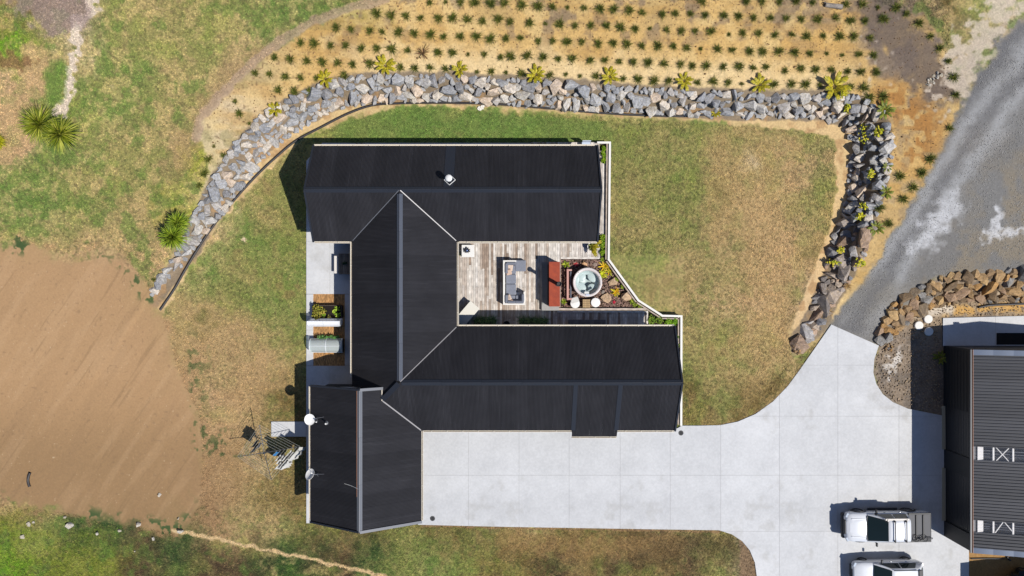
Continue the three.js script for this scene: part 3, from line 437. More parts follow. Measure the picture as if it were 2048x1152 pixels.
satDish('white satellite dish tilted flat on the house eave, level with the concrete pad', -11.9, EV + 0.1, 7.85, [0.1, -0.15], 0); satDish('grey-looking satellite dish on the house eave nearer the south gable', -11.85, EV + 0.1, 11.2, [-0.55, 0.5], -0.15);

// ---------------------------------------------------------------- shed at the right edge, the lean-to shade of the next shed
const shed = thing('shed', 'large black shed with ribbed iron roof and two clear roof panels', 'shed');
const SH = 3.0, SX0 = 27.82, SZ0 = 3.72, SZ1 = 16.0, SXR = 33, SRISE = 0.27;
const shedIron = [1, 1.12, 0.9].map((k) => P(new THREE.Color(0.05 * k, 0.051 * k, 0.058 * k), 0.45, { specularIntensity: 0.5 })), clearMat = P(new THREE.Color(0.95, 0.95, 0.97), 0.12, { transmission: 0.96, thickness: 0, side: THREE.DoubleSide });
{
  const sheetW = 0.76, rib = sheetW / 4; let k = 0;
  const py = (z) => 576 + z * FOC / (EYE - SH);
  const clear = [[893, 920], [1040, 1064]].map(([a, b]) => [(a - 576) * (EYE - SH) / FOC, (b - 576) * (EYE - SH) / FOC]);
  const cuts = [SZ0 + 0.3]; for (const [a, b] of clear) { while (cuts[cuts.length - 1] + sheetW < a) cuts.push(cuts[cuts.length - 1] + sheetW); cuts.push(a, b); } while (cuts[cuts.length - 1] + sheetW < SZ1 - 0.3) cuts.push(cuts[cuts.length - 1] + sheetW); cuts.push(SZ1 - 0.3);
  for (let i = 0; i + 1 < cuts.length; i++) {
    const a = cuts[i], b = cuts[i + 1], isClear = clear.some(([p, q]) => Math.abs(p - a) < 1e-6 && Math.abs(q - b) < 1e-6), prof = [];
    const n = Math.max(1, Math.round((b - a) / rib)), w = (b - a) / n;
    for (let r = 0; r < n; r++) { const o = a + r * w; prof.push([o, 0], [o + w * 0.55, 0], [o + w * 0.64, 0.06], [o + w * 0.86, 0.06], [o + w * 0.99, 0]); } prof.push([b, 0]);
    const mk = (side) => grid(prof.length - 1, 1, (u, v) => { const [z, y] = prof[Math.round(u * (prof.length - 1))], s = side < 0 ? v : 1 - v, x = side < 0 ? lerp(SX0, SXR, s) : lerp(2 * SXR - SX0, SXR, s); return V(x, SH + y + (SXR - SX0) * SRISE * s, z); });
    for (const side of [-1, 1]) mesh(isClear ? 'clear_roof_panel' : 'roof_sheet', toCreasedNormals(mk(side), 0.5), isClear ? clearMat : shedIron[k++ % 3], shed);
  }
  const roofY = (x) => SH + (SXR - SX0) * SRISE * (1 - Math.abs(x - SXR) / (SXR - SX0));
  // rafters, purlins and cross braces seen through the clear panels
  for (const [a, b] of clear) {
    const z0 = a - 0.3, z1 = b + 0.3, y = (x) => roofY(x) - 0.06;
    for (const [x, w] of [[SX0 + 0.45, 0.34], [SX0 + 1.12, 0.1], [SX0 + 2.12, 0.1], [SX0 + 3.2, 0.1]]) mesh('purlin', beam(V(x, y(x) - 0.04, z0), V(x, y(x) - 0.04, z1), w, 0.06), whitePaint, shed);
    const x1 = SX0 + 1.17, x2 = SX0 + 2.07, yy = y(x1) - 0.03; const pairs = a < 12 ? [[[x1 + 0.08, a], [x2 - 0.16, b]], [[x2 - 0.16, a], [x1 + 0.08, b]]] : [[[x1 + 0.02, b], [(x1 + x2) / 2, a]], [[(x1 + x2) / 2 + 0.05, a], [x2, b - 0.2]]];
    for (const [p, q] of pairs) mesh('brace', beam(V(p[0], yy + (p[0] - x1) * SRISE, p[1]), V(q[0], yy + (q[0] - x1) * SRISE, q[1]), 0.05, 0.03), whitePaint, shed);
    mesh('ceiling_batten', [0.3, 0.5, 0.7].map((t) => beam(V(SX0 + 0.3, y(SX0 + 0.3) - 0.12, lerp(a, b, t)), V(SXR, y(SXR) - 0.12, lerp(a, b, t)), 0.03, 0.03)), flashPale, shed);
  }
  const cap = P(A(118, 128, 146), 0.35, { metalness: 0.2 });
  for (const [z, sgn] of [[SZ0, 1], [SZ1 - 0.32, 1]]) for (const side of [-1, 1]) { const n = 5; for (let q = 0; q < n; q++) { const f = (t) => side < 0 ? lerp(SX0, SXR, t) : lerp(2 * SXR - SX0, SXR, t), t0 = q / n, t1 = (q + 1) / n; mesh('barge_flashing', grid(6, 3, (u, v) => { const t = lerp(t0, t1, u), x = f(t); return V(x, roofY(x) + 0.045 + 0.012 * Math.sin(u * Math.PI), z + v * 0.32); }), cap, shed); } }
  mesh('eave_lining', box(0.2, 0.02, SZ1 - SZ0 - 0.1, SX0 + 0.1, SH - 0.035, (SZ0 + SZ1) / 2), shedIron[0], shed); mesh('gutter', [beam(V(SX0 - 0.07, SH - 0.03, SZ0), V(SX0 - 0.07, SH - 0.03, SZ1), 0.12, 0.1)], shedIron[0], shed); mesh('trim_strip', [beam(V(SX0 - 0.005, SH + 0.045, SZ0), V(SX0 - 0.005, SH + 0.045, SZ1), 0.02, 0.05)], copperTrim, shed);
  const wx = SX0 + 0.05, wm = P(new THREE.Color(0.012, 0.012, 0.013), 0.6), xe = 2 * SXR - wx, zA = SZ0 + 0.12, zB = SZ1 - 0.12;
  const doors = [[7.6, 10.4], [11.6, 15.0]], segs = [[zA, 7.6], [10.4, 11.6], [15.0, zB]];
  for (const g of [...segs.map(([a, b]) => box(0.12, SH - 0.05, b - a, wx + 0.06, (SH - 0.05) / 2, (a + b) / 2)), ...doors.map(([a, b]) => box(0.12, 0.32, b - a, wx + 0.06, SH - 0.21, (a + b) / 2)), box(0.12, SH - 0.05, zB - zA, xe - 0.06, (SH - 0.05) / 2, (zA + zB) / 2)]) mesh('wall', g, wm, shed);
  const gab = (z) => { const s = new THREE.Shape([new THREE.Vector2(wx, 0), new THREE.Vector2(xe, 0), new THREE.Vector2(xe, SH - 0.05), new THREE.Vector2(SXR, roofY(SXR) - 0.12), new THREE.Vector2(wx, SH - 0.05)]); return new THREE.ExtrudeGeometry(s, { depth: 0.12, bevelEnabled: false }).translate(0, 0, z); };
  mesh('gable_wall', gab(zA - 0.121), wm, shed); mesh('gable_wall', gab(zB + 0.001), wm, shed);
  mesh('wall_batten', [...Array(9)].map((_, i) => box(0.03, 0.02, 1, 0, 0, 0)).map((g, i) => g.scale(1, 1, segs[0][1] - segs[0][0] - 0.05).translate(wx - 0.012, 0.3 + i * 0.3, (segs[0][0] + segs[0][1]) / 2)), wm, shed);
  for (const [a, b] of doors) { const n = 16; const g = grid(n * 4, 1, (u, v) => V(wx + 0.1 + 0.012 * Math.sin(u * n * Math.PI * 2), u * (SH - 0.37), lerp(a, b, v))); mesh('roller_door', g, P(new THREE.Color(0.014, 0.014, 0.016), 0.45), shed); mesh('door_sill', box(0.2, 0.06, b - a, wx - 0.04, 0.07, (a + b) / 2), M(A(186, 176, 150), 0.8), shed); }
  struct(mesh('shed_floor', slab([[wx + 0.13, zA + 0.01], [xe - 0.13, zA + 0.01], [xe - 0.13, zB - 0.01], [wx + 0.13, zB - 0.01]], -0.1, 0.055), concMats[0]));
  mesh('vent', [box(0.3, 0.42, 0.3, SXR - 1.6, roofY(SXR - 1.6) + 0.15, SZ0 + 0.2), box(0.36, 0.04, 0.36, SXR - 1.6, roofY(SXR - 1.6) + 0.38, SZ0 + 0.2)], shedIron[0], shed);
  settle(shed, SXR, 0, (SZ0 + SZ1) / 2);
  const s2 = thing('shed', 'second dark shed just beyond the lower right corner', 'shed', 36.5, 0, 24);
  mesh('wall', box(11, 3, 10, 0, 1.5, 0), wm, s2); 
  for (const s of [-1, 1]) { const g = box(5.9, 0.06, 10.4); g.rotateZ(-s * 0.26); mesh('roof_slope', g.translate(s * 2.82, 3.75, 0), shedIron[0], s2); } for (const s of [-1, 1]) mesh('gable_wall', new THREE.ExtrudeGeometry(new THREE.Shape([new THREE.Vector2(-5.5, 3), new THREE.Vector2(5.5, 3), new THREE.Vector2(0, 4.42)]), { depth: 0.1, bevelEnabled: false }).translate(0, 0, s > 0 ? 4.9 : -5), wm, s2);
}
// ---------------------------------------------------------------- rocks
const rockTex = tex(512, 512, (i, j) => { const u = i / 512, v = j / 512, n = fbmP(u, v, 8, 61, 5), f = hash2(i, j, 6), l = sstep(0.6, 0.72, fbmP(u, v, 14, 71, 4)); const b = 190 + (n - 0.5) * 110 + (f - 0.5) * 30; return [b + l * 18, b + l * 12, b - l * 8]; });
rockTex.repeat.set(0.7, 0.7);
const rockMat = (r, g, b, k = 1.9) => M(A(r * 1.02, g * 1.01, b, k), 0.92, { map: rockTex, bumpMap: rockTex, bumpScale: 0.025 });
const GREY = [[146, 147, 150], [162, 160, 158], [130, 132, 137], [172, 168, 162], [180, 172, 162], [154, 150, 147], [124, 124, 127], [182, 166, 150]].map((c) => rockMat(...c, 2.55));
const DARKR = [[134, 131, 131], [150, 140, 132], [118, 118, 122], [160, 146, 132], [140, 118, 100], [166, 163, 162], [112, 106, 103], [166, 142, 122]].map((c) => rockMat(...c, 2.2));
const TANR = [[168, 138, 98], [148, 122, 90], [180, 150, 106], [128, 112, 92], [136, 134, 132], [158, 132, 108], [118, 98, 74], [172, 134, 84]].map((c) => rockMat(...c));
const rockGeos = [...Array(12)].map((_, k) => {
  const f = seeded(300 + k), pts = [];
  for (let i = 0; i < (k % 2 ? 13 : 18); i++) { const a = f() * Math.PI * 2, c = f() * 2 - 1, s = Math.sqrt(1 - c * c), q = 0.86 + 0.22 * f(); const p = V(s * Math.cos(a), c, s * Math.sin(a)); p.x = Math.sign(p.x) * Math.abs(p.x) ** 0.8; p.z = Math.sign(p.z) * Math.abs(p.z) ** 0.8; pts.push(p.multiplyScalar(q)); }
  const g = new ConvexGeometry(pts); g.computeVertexNormals(); return boxUV(g);
});
function wallRocks(lineList, widthPx, base, mats, o) {        // rocks packed along a strip, largest first
  const f = seeded(o.seed), placed = [], cum = [0]; for (let i = 1; i < lineList.length; i++) cum.push(cum[i - 1] + Math.hypot(lineList[i][0] - lineList[i - 1][0], lineList[i][1] - lineList[i - 1][1]));
  const L = cum[cum.length - 1], spot = (s) => { let i = 0; while (i < cum.length - 2 && cum[i + 1] < s) i++; const t = (s - cum[i]) / (cum[i + 1] - cum[i]), a = lineList[i], b = lineList[i + 1]; const dx = (b[0] - a[0]) / (cum[i + 1] - cum[i]), dz = (b[1] - a[1]) / (cum[i + 1] - cum[i]); return [lerp(a[0], b[0], t), lerp(a[1], b[1], t), -dz, dx, lerp(widthPx[i], widthPx[i + 1], t) / 31 / 2]; };
  for (const [r0, r1, tries] of o.sizes) for (let k = 0; k < tries; k++) {
    const s = f() * L, [x, z, nx, nz, hw] = spot(s), r = rr(r0, r1, f), big = r > 0.36, lim = Math.max(0, hw - r * 0.75); let t = (f() * 2 - 1) * lim; if (o.edge && big && f() < 0.6) t = lim * (0.6 + 0.4 * f());
    const px = x + nx * t, pz = z + nz * t; if (hw < r * 0.5) continue;
    let ok = true; for (const q of placed) { const dx = q.x - px, dz = q.z - pz, m = (q.r + r) * 0.66; if (dx * dx + dz * dz < m * m) { ok = false; break; } } if (ok) placed.push({ x: px, z: pz, r, s });
  }
  placed.sort((a, b) => b.r - a.r);
  placed.forEach((p, i) => {
    const g = rockGeos[Math.floor(f() * 12)], m = mats[Math.floor(f() * mats.length)], mk = new THREE.Object3D();
    mk.position.set(p.x, terrain(p.x, p.z) + p.r * rr(-0.15, 0.3, f), p.z); mk.rotation.set(rr(-0.45, 0.45, f), f() * 6.3, rr(-0.45, 0.45, f)); const e = rr(0.74, 1.34, f); mk.scale.set(p.r * 1.12 * e, p.r * rr(0.7, 1.05, f), p.r * 1.12 / e); mk.updateMatrix(); p.o = mk; p.g = g; p.m = m;
    if (i < 290) { const me = mesh('rock', g, m, base); me.position.copy(mk.position); me.rotation.copy(mk.rotation); me.scale.copy(mk.scale); }
  });
  if (placed.length > 290) { const rest = placed.slice(290); stuff(mesh('small_rock', rest.map((p) => p.g.clone().applyMatrix4(p.o.matrix)), mats[0], base)); }
  return placed;
}
const cornerAt = 26;
const wallA = thing('rock_wall', 'long curved wall of stacked grey rocks between the planted bank and the lawn', 'rock wall');
const wl = line1.slice(0, cornerAt + 1), ww = WALL1.slice(0, cornerAt + 1).map((r) => r[2] - 5);
wallRocks(wl, ww, wallA, GREY, { seed: 11, sizes: [[0.36, 0.46, 140], [0.27, 0.36, 1800], [0.2, 0.27, 9000], [0.15, 0.2, 14000]] });
settle(wallA, -2, 0.6, -12.5);
const wallB = thing('rock_wall', 'wall of dark brown-grey boulders along the right side of the lawn, below the gravel road', 'rock wall');
wallRocks(line1.slice(cornerAt), WALL1.slice(cornerAt).map((r) => r[2] + 4), wallB, DARKR, { seed: 12, edge: true, sizes: [[0.5, 0.68, 160], [0.32, 0.46, 1200], [0.22, 0.3, 5000], [0.15, 0.2, 9000]] });
settle(wallB, 22, 0.5, -5);
const wallC = thing('rock_wall', 'bank of stacked tan rocks between the gravel road and the shed', 'rock wall');
wallRocks(line2, WALL2.map((r) => r[2] + 4), wallC, TANR, { seed: 13, sizes: [[0.36, 0.5, 70], [0.26, 0.36, 2500], [0.18, 0.26, 5000]] });
settle(wallC, 28, 0.3, 0.3);
{ // loose heaps and single stones
  const heap = thing('stone_pile', 'small heap of brown stones at the lower end of the lawn rock wall', 'stone pile'); const c = at(1594, 691), f = seeded(5);
  for (let k = 0; k < 46; k++) { const a = f() * 6.3, q = Math.sqrt(f()), r = rr(0.06, 0.12, f), m = mesh('stone', rockGeos[k % 12], TANR[(k * 3) % 8], heap); m.position.set(c.x + Math.cos(a) * q * 0.38, 0.03 + (1 - q) * 0.26 + r * 0.3, c.z + Math.sin(a) * q * 0.55); m.rotation.set(f() * 6, f() * 6, f() * 6); m.scale.set(r * 1.3, r * 0.8, r); }
  settle(heap, c.x, 0, c.z);
  const h2 = thing('stone_pile', 'few brown stones beside the last tan boulder at the concrete edge', 'stone pile'), c2 = at(1779, 695);
  for (let k = 0; k < 14; k++) { const r = rr(0.06, 0.13, f), m = mesh('stone', rockGeos[k % 12], TANR[(k * 3 + 1) % 8], h2); m.position.set(c2.x + rr(-0.3, 0.3, f), r * 0.4, c2.z + rr(-0.22, 0.22, f)); m.rotation.set(f() * 6, f() * 6, f() * 6); m.scale.setScalar(r); }
  settle(h2, c2.x, 0, c2.z);
  const white = [rockMat(196, 190, 180), rockMat(188, 180, 164)];
  const stone = (px, py, r, label, group, name = 'white_stone') => { const p = ground(px, py), o = mesh(name, rockGeos[Math.floor(f() * 12)], white[Math.floor(f() * 2)]); o.position.set(p.x, p.y + r * 0.25, p.z); o.rotation.set(f() * 6, f() * 6, f() * 6); o.scale.set(r * rr(0.8, 1.3, f), r * 0.7, r * rr(0.8, 1.2, f)); tag(o, label, 'stone', group); };
  const G1 = 'white stones scattered in the grass at the lower left';
  for (const [x, y, r, l] of [[58, 1048, 0.16, 'white stone in yellowish grass, second from the left edge of the lower left patch'], [67, 1044, 0.11, 'smaller white stone touching the yellowish grass, right of the leftmost pair'], [46, 1073, 0.16, 'upright white stone, lowest of those at the lower left'], [141, 1050, 0.22, 'broad pale stone at the green grass edge, lower left'], [131, 1034, 0.13, 'pale flat stone above the broad pale stone, lower left'], [195, 1066, 0.19, 'white stone on the dark brown patch of grass, lower left'], [240, 1061, 0.14, 'white stone on the border of brown and dark green grass'], [278, 1048, 0.21, 'white stone at the upper edge of the dark green grass'], [307, 1077, 0.16, 'white stone in the middle of the dark green grass'], [271, 1101, 0.09, 'tiny white stone in the dark brown grass, lowest of all'], [357, 1035, 0.11, 'white stone on dirt above the start of the worn track'], [361, 1063, 0.22, 'whitish stone at the left start of the worn track'], [319, 990, 0.12, 'lone white stone on the dirt above the green weeds']]) stone(x, y, r, l, G1);
  const wp = thing('stone_pile', 'scatter of white stones on the dark soil beside the gravel road', 'stone pile'), c3 = ground(1864, 163);
  for (let k = 0; k < 20; k++) { const t = f(), p = ground(1848 + t * 28 + rr(-8, 8, f), 176 - t * 26 + rr(-5, 5, f)), r = rr(0.05, 0.16, f), m = mesh('stone', rockGeos[k % 12], white[k % 2], wp); m.position.set(p.x, p.y + r * 0.2, p.z); m.rotation.set(f() * 6, f() * 6, f() * 6); m.scale.set(r, r * 0.5, r); }
  settle(wp, c3.x, c3.y, c3.z);
  // loose gravel and clods lie about: nobody could count them
  const inst = (name, n, geo, mat, put) => { const im = new THREE.InstancedMesh(geo, mat, n), o = new THREE.Object3D(); let k = 0; const cc = new THREE.Color(); for (let q = 0; q < n * 6 && k < n; q++) { const p = put(f); if (!p) continue; o.position.set(p[0], terrain(p[0], p[1]) + p[2] * 0.2, p[1]); o.rotation.set(f() * 6, f() * 6, f() * 6); o.scale.set(p[2] * rr(0.7, 1.4, f), p[2] * 0.7, p[2]); o.updateMatrix(); im.setMatrixAt(k, o.matrix); const b = rr(0.6, 1.25, f); im.setColorAt(k, cc.setRGB(b, b * rr(0.95, 1, f), b * rr(0.88, 1, f))); k++; } im.count = k; im.name = name; im.castShadow = im.receiveShadow = true; scene.add(im); tag(im, { loose_gravel: 'loose grey gravel stones on the road and round the concrete corner', clods: 'dark clods and bark bits strewn over the sandy planted bank', pebbles: 'small stones lying on the bare soil of the shed yard' }[name], { loose_gravel: 'gravel', clods: 'clods', pebbles: 'pebbles' }[name]); stuff(im); };
  const small = new THREE.IcosahedronGeometry(1, 0);
  inst('loose_gravel', 7000, small, M(A(196, 194, 190), 0.95), (g) => { const px = rr(1640, 2070, g), py = rr(0, 690, g); return inside(GRAVEL, px, py) && noise(px * 0.02, py * 0.02, 8) + g() * 0.5 > 0.55 ? [...ground(px, py).toArray().filter((_, i) => i !== 1), rr(0.01, 0.024, g)] : null; });
  inst('clods', 2200, small, M(A(140, 108, 72), 0.95), (g) => { const px = rr(420, 1900, g), py = g() ** 1.6 * 330, p = ground(px, py); if (!inside(BANK, px, py)) return null; const d = segDist(line1, p.x, p.z); return d[3] < 0 && d[0] > 1 ? [p.x, p.z, rr(0.012, 0.04, g) * (g() < 0.05 ? 2 : 1)] : null; });
  inst('pebbles', 1600, small, M(A(170, 150, 124), 0.95), (g) => { const px = rr(1750, 2070, g), py = rr(590, 820, g); return inside(YARD, px, py) && (py < 650 || px < 1886) && !(px > 1884 && py > 633) ? [...ground(px, py).toArray().filter((_, i) => i !== 1), rr(0.015, 0.06, g)] : null; });
}
{ // drain pipe round the foot of the wall, pipe offcuts, log, rag
  const pipeMat = M(A(52, 48, 48), 0.55);
  const pts = [[321, 620], [350, 577], [372, 538], [400, 492], [430, 448], [465, 405], [512, 353], [552, 315], [592, 282], [640, 256], [700, 226], [745, 211], [800, 207], [900, 206], [1000, 209], [1100, 217], [1200, 226], [1290, 231], [1380, 232], [1424, 228]].map(([x, y]) => { const p = ground(x, y); p.y = terrain(p.x, p.z) + 0.05; return p; });
  tag(mesh('drain_pipe', tube(pts, 0.075, 160, 8), pipeMat), 'long black drain pipe curving along the foot of the rock wall', 'pipe');
  tag(mesh('drain_pipe', tube([[1956, 615], [1975, 611], [2010, 609], [2060, 607]].map(([x, y]) => { const p = ground(x, y); p.y += 0.06; return p; }), 0.07, 30, 8), pipeMat), 'black pipe lying on sand above the shed, at the right edge', 'pipe');
  tag(mesh('pipe_offcut', tube([[61, 945], [58, 953], [57, 962], [60, 973]].map(([x, y]) => { const p = ground(x, y); p.y += 0.05; return p; }), 0.085, 16, 8), pipeMat), 'short curved dark pipe offcut lying on the brown dirt', 'pipe');
  tag(mesh('pipe_offcut', tube([[1942, 1117.5], [1975, 1117], [2008, 1117.5]].map(([x, y]) => { const p = at(x, y, 0.05); return p; }), 0.04, 8, 8), pipeMat), 'thin dark pipe lying in the dirt below the shed', 'pipe');
  tag(mesh('pipe_offcut', tube([[2014, 1114], [2021, 1121]].map(([x, y]) => at(x, y, 0.05)), 0.06, 6, 8), pipeMat), 'short black pipe end in the dirt below the shed', 'pipe');
  const p = ground(1666, 13), lg = thing('log', 'grey weathered log among the tussocks at the top edge', 'log', p.x, p.y + 0.1, p.z, -0.13); mesh('trunk', new THREE.CylinderGeometry(0.13, 0.16, 1.05, 12, 4).rotateZ(Math.PI / 2).toNonIndexed(), rockMat(150, 142, 134), lg); mesh('branch_stub', bar(V(-0.3, 0, 0), V(-0.62, 0.03, -0.14), 0.05), rockMat(110, 104, 98), lg);
  const q = ground(962, 216), rg = mesh('rag', grid(10, 8, (u, v) => V((u - 0.5) * 0.42 + 0.05 * Math.sin(v * 7), 0.03 + 0.04 * Math.sin(u * 9 + v * 5) ** 2, (v - 0.5) * 0.28 + 0.05 * Math.sin(u * 6))), M(A(232, 226, 214), 0.9, { side: THREE.DoubleSide })); rg.position.copy(q); tag(rg, 'crumpled white rag on the sand below the rock wall', 'rag');
  for (const [x, y, l] of [[865, 1037, 'black round drain cover near the garage, lower left of the drive'], [1362, 866, 'black round drain cover at the right end of the house']]) { const c = at(x, y, 0.05), d = thing('drain_cover', l, 'drain cover', c.x, 0.05, c.z, 0, 'round drain covers in the drive'); mesh('rim', new THREE.LatheGeometry([[0.1, 0.004], [0.11, 0.022], [0.155, 0.022], [0.165, 0.003]].map(([a, b]) => new THREE.Vector2(a, b)), 24).toNonIndexed(), M(A(70, 70, 72), 0.7), d); mesh('grate', [cyl(0.1, 0.1, 0.012, 0, 0.006, 0, 20), ...[-0.06, -0.03, 0, 0.03, 0.06].map((o) => box(0.012, 0.01, 0.19 * Math.sqrt(1 - (o / 0.1) ** 2), o, 0.017, 0))], M(A(46, 46, 48), 0.7), d); }
  for (const [x, y, l] of [[1857, 638, 'white round disc in the sun, uppermost of three by the tan rocks'], [1838.5, 651, 'white round disc half in the shed shadow'], [1858.5, 663, 'white round disc wholly in the shed shadow']]) { const c = at(x, y, 0.1); const d = mesh('round_lid', new THREE.LatheGeometry([[0, 0.1], [0.24, 0.1], [0.27, 0.085], [0.285, 0.05], [0.285, 0]].map(([a, b]) => new THREE.Vector2(a, b)), 28).toNonIndexed(), M(A(238, 234, 226), 0.7)); d.position.set(c.x, 0.01, c.z); tag(d, l, 'disc', 'white round discs by the shed'); }
  const mat = mesh('floor_mat', rbox(2.6, 0.02, 0.76, 0.008, X(2032), 0.062, Z(677.5)), M(A(60, 58, 50), 0.95, { map: soilTex })); tag(mat, 'dark rectangular mat on the concrete behind the shed', 'mat');
}
// ---------------------------------------------------------------- plants
const leafMat = (rough = 0.75) => P(new THREE.Color(1, 1, 1), rough, { vertexColors: true, side: THREE.DoubleSide, specularIntensity: 0.4 });
const LEAF = leafMat(), GLOSS = leafMat(0.5);
function paint(g, c) { const n = g.attributes.position.count, a = new Float32Array(n * 3); for (let i = 0; i < n; i++) { a[i * 3] = c.r; a[i * 3 + 1] = c.g; a[i * 3 + 2] = c.b; } g.setAttribute('color', new THREE.BufferAttribute(a, 3)); return g; }
function blade(len, w, az, rise, droop, x0 = 0, y0 = 0, z0 = 0, seg = 3, fold = 0.3) {       // one arching leaf
  const ca = Math.cos(az), sa = Math.sin(az);
  return grid(2, seg, (u, v) => { const d = len * v * Math.cos(rise), y = len * v * Math.sin(rise) - droop * len * v * v, ww = w * (v < 0.25 ? 0.55 + v * 1.8 : 1 - ((v - 0.25) / 0.75) ** 1.6), s = (u - 0.5) * ww; return V(x0 + ca * d - sa * s, y0 + y + Math.abs(u - 0.5) * 2 * ww * fold, z0 + sa * d + ca * s); });
}
const pick = (list, f) => { const c = list[Math.floor(f() * list.length)]; return A(...c, rr(0.8, 1.15, f)); };
function rosette(n, len, w, f, colours, rise = [0.2, 1.3], droop = [0.1, 0.4], seg = 3, spread = 0.03) {
  const list = []; for (let i = 0; i < n; i++) { const az = i * 2.39996 + rr(-0.3, 0.3, f); list.push(paint(blade(len * rr(0.7, 1.1, f), w * rr(0.8, 1.2, f), az, rr(...rise, f), rr(...droop, f), rr(-spread, spread, f), 0, rr(-spread, spread, f), seg), pick(colours, f))); } return merge(list);
}
const TUS = [[92, 106, 34], [74, 88, 28], [114, 118, 42], [142, 134, 62], [78, 92, 34]];
const tussockGeos = [...Array(6)].map((_, k) => rosette(120, 0.55, 0.02, seeded(40 + k), TUS, [0.3, 1.45], [0.15, 0.55], 3, 0.09));
const tussockProto = [];
const ORD = ['first', 'second', 'third', 'fourth', 'fifth', 'sixth', 'seventh', 'eighth', 'ninth', 'tenth', 'eleventh', 'twelfth', 'thirteenth', 'fourteenth', 'fifteenth', 'sixteenth', 'seventeenth', 'eighteenth', 'nineteenth', 'twentieth', 'twenty-first', 'twenty-second', 'twenty-third', 'twenty-fourth', 'twenty-fifth', 'twenty-sixth', 'twenty-seventh', 'twenty-eighth', 'twenty-ninth', 'thirtieth', 'thirty-first', 'thirty-second', 'thirty-third', 'thirty-fourth', 'thirty-fifth', 'thirty-sixth', 'thirty-seventh', 'thirty-eighth', 'thirty-ninth', 'fortieth'];
const pf = seeded(77);
function tussock(px, py, label, s = 1) {
  const p = ground(px, py, 0.2), k = Math.floor(pf() * 6); let o;
  if (!tussockProto[k]) { o = tussockProto[k] = mesh('tussock', tussockGeos[k], LEAF); } else { o = tussockProto[k].clone(); o.name = numbered('tussock'); scene.add(o); }
  o.position.set(p.x, p.y - 0.02, p.z); o.rotation.y = pf() * 6.3; o.scale.setScalar(s * (pf() < 0.08 ? 0.5 : rr(0.7, 1.08, pf))); o.userData = {}; tag(o, label, 'grass tussock', 'green tussocks planted on the bank');
}
const zoomed = (ox, oy, list) => list.map(([x, y]) => [ox + x / 3, oy + y / 3]);
const ROWS = [
  ['the short row at the bend of the rocks', zoomed(512, 0, [[130, 537], [227, 545], [318, 545]])],
  ['the second row above the rock bend', zoomed(512, 0, [[75, 440], [172, 455], [264, 462], [357, 465], [527, 450]])],
  ['the long lowest row, level with the yellow palms', [...zoomed(512, 0, [[107, 340], [200, 350], [303, 362], [395, 367], [487, 373], [577, 381], [680, 377], [865, 400], [950, 403], [1045, 402], [1137, 410], [1325, 425], [1413, 424], [1500, 430]]), ...zoomed(1024, 0, [[57, 437], [230, 447], [325, 441], [410, 453], [507, 453], [672, 468], [760, 473], [855, 483], [942, 482], [1118, 492], [1212, 485], [1300, 492], [1385, 500]]), ...zoomed(1536, 0, [[40, 503], [148, 500], [232, 503], [320, 508], [500, 520], [585, 523]])]],
  ['the next row above the yellow palms', [...zoomed(512, 0, [[265, 252], [345, 256], [445, 268], [535, 268], [632, 285], [723, 285], [812, 290], [910, 298], [1090, 310], [1178, 312], [1273, 320], [1370, 322], [1467, 340], [1530, 335]]), ...zoomed(1024, 0, [[95, 330], [190, 338], [278, 347], [363, 348], [470, 358], [560, 357], [645, 365], [730, 370], [822, 370], [915, 378], [1013, 382], [1087, 390], [1172, 390], [1273, 396], [1367, 393], [1453, 404], [1530, 398]]), ...zoomed(1536, 0, [[108, 420], [203, 405], [293, 414], [387, 415], [487, 425], [567, 428], [658, 430]])]],
  ['the middle row of the bank', [...zoomed(512, 0, [[480, 160], [567, 170], [682, 180], [755, 187], [855, 187], [948, 195], [1047, 203], [1125, 215], [1227, 215], [1322, 215], [1407, 230], [1500, 227]]), ...zoomed(1024, 0, [[52, 222], [157, 243], [245, 240], [332, 247], [420, 247], [520, 259], [610, 253], [692, 260], [782, 272], [880, 270], [972, 272], [1052, 282], [1137, 288], [1238, 290], [1328, 296], [1430, 303], [1510, 305]]), ...zoomed(1536, 0, [[72, 303], [165, 308], [258, 317], [360, 315], [455, 326], [555, 322], [643, 328]])]],
  ['the third row below the top edge', [...zoomed(512, 0, [[720, 75], [810, 88], [897, 90], [988, 103], [1093, 105], [1180, 103], [1270, 113], [1360, 122], [1455, 110], [1525, 127]]), ...zoomed(1024, 0, [[105, 133], [202, 137], [288, 141], [380, 150], [475, 147], [570, 150], [655, 160], [742, 167], [832, 165], [932, 175], [1020, 182], [1103, 180], [1200, 184], [1308, 200], [1390, 193], [1485, 195]]), ...zoomed(1536, 0, [[48, 205], [150, 203], [237, 213], [338, 210], [437, 215], [522, 215], [622, 222]])]],
  ['the second row below the top edge', [...zoomed(512, 0, [[1040, 10], [1137, 5], [1225, 8], [1315, 10], [1410, 17], [1490, 15]]), ...zoomed(1024, 0, [[60, 25], [157, 33], [245, 37], [335, 38], [435, 42], [530, 45], [615, 50], [707, 57], [785, 72], [905, 82], [982, 75], [1075, 77], [1165, 85], [1277, 87], [1365, 90], [1455, 102]]), ...zoomed(1536, 0, [[22, 102], [115, 105], [207, 110], [305, 112], [415, 102], [505, 120], [590, 118]])]],
  ['the row cut by the top edge', [...zoomed(1024, 0, [[1145, 4], [1410, 4], [1505, 4]]), ...zoomed(1536, 0, [[75, 5], [178, 4], [275, 10], [475, 20], [575, 20]])]],
];
ROWS.forEach(([where, list]) => list.forEach(([x, y], i) => tussock(x, y, `green tussock, ${ORD[i]} from left in ${where}`)));
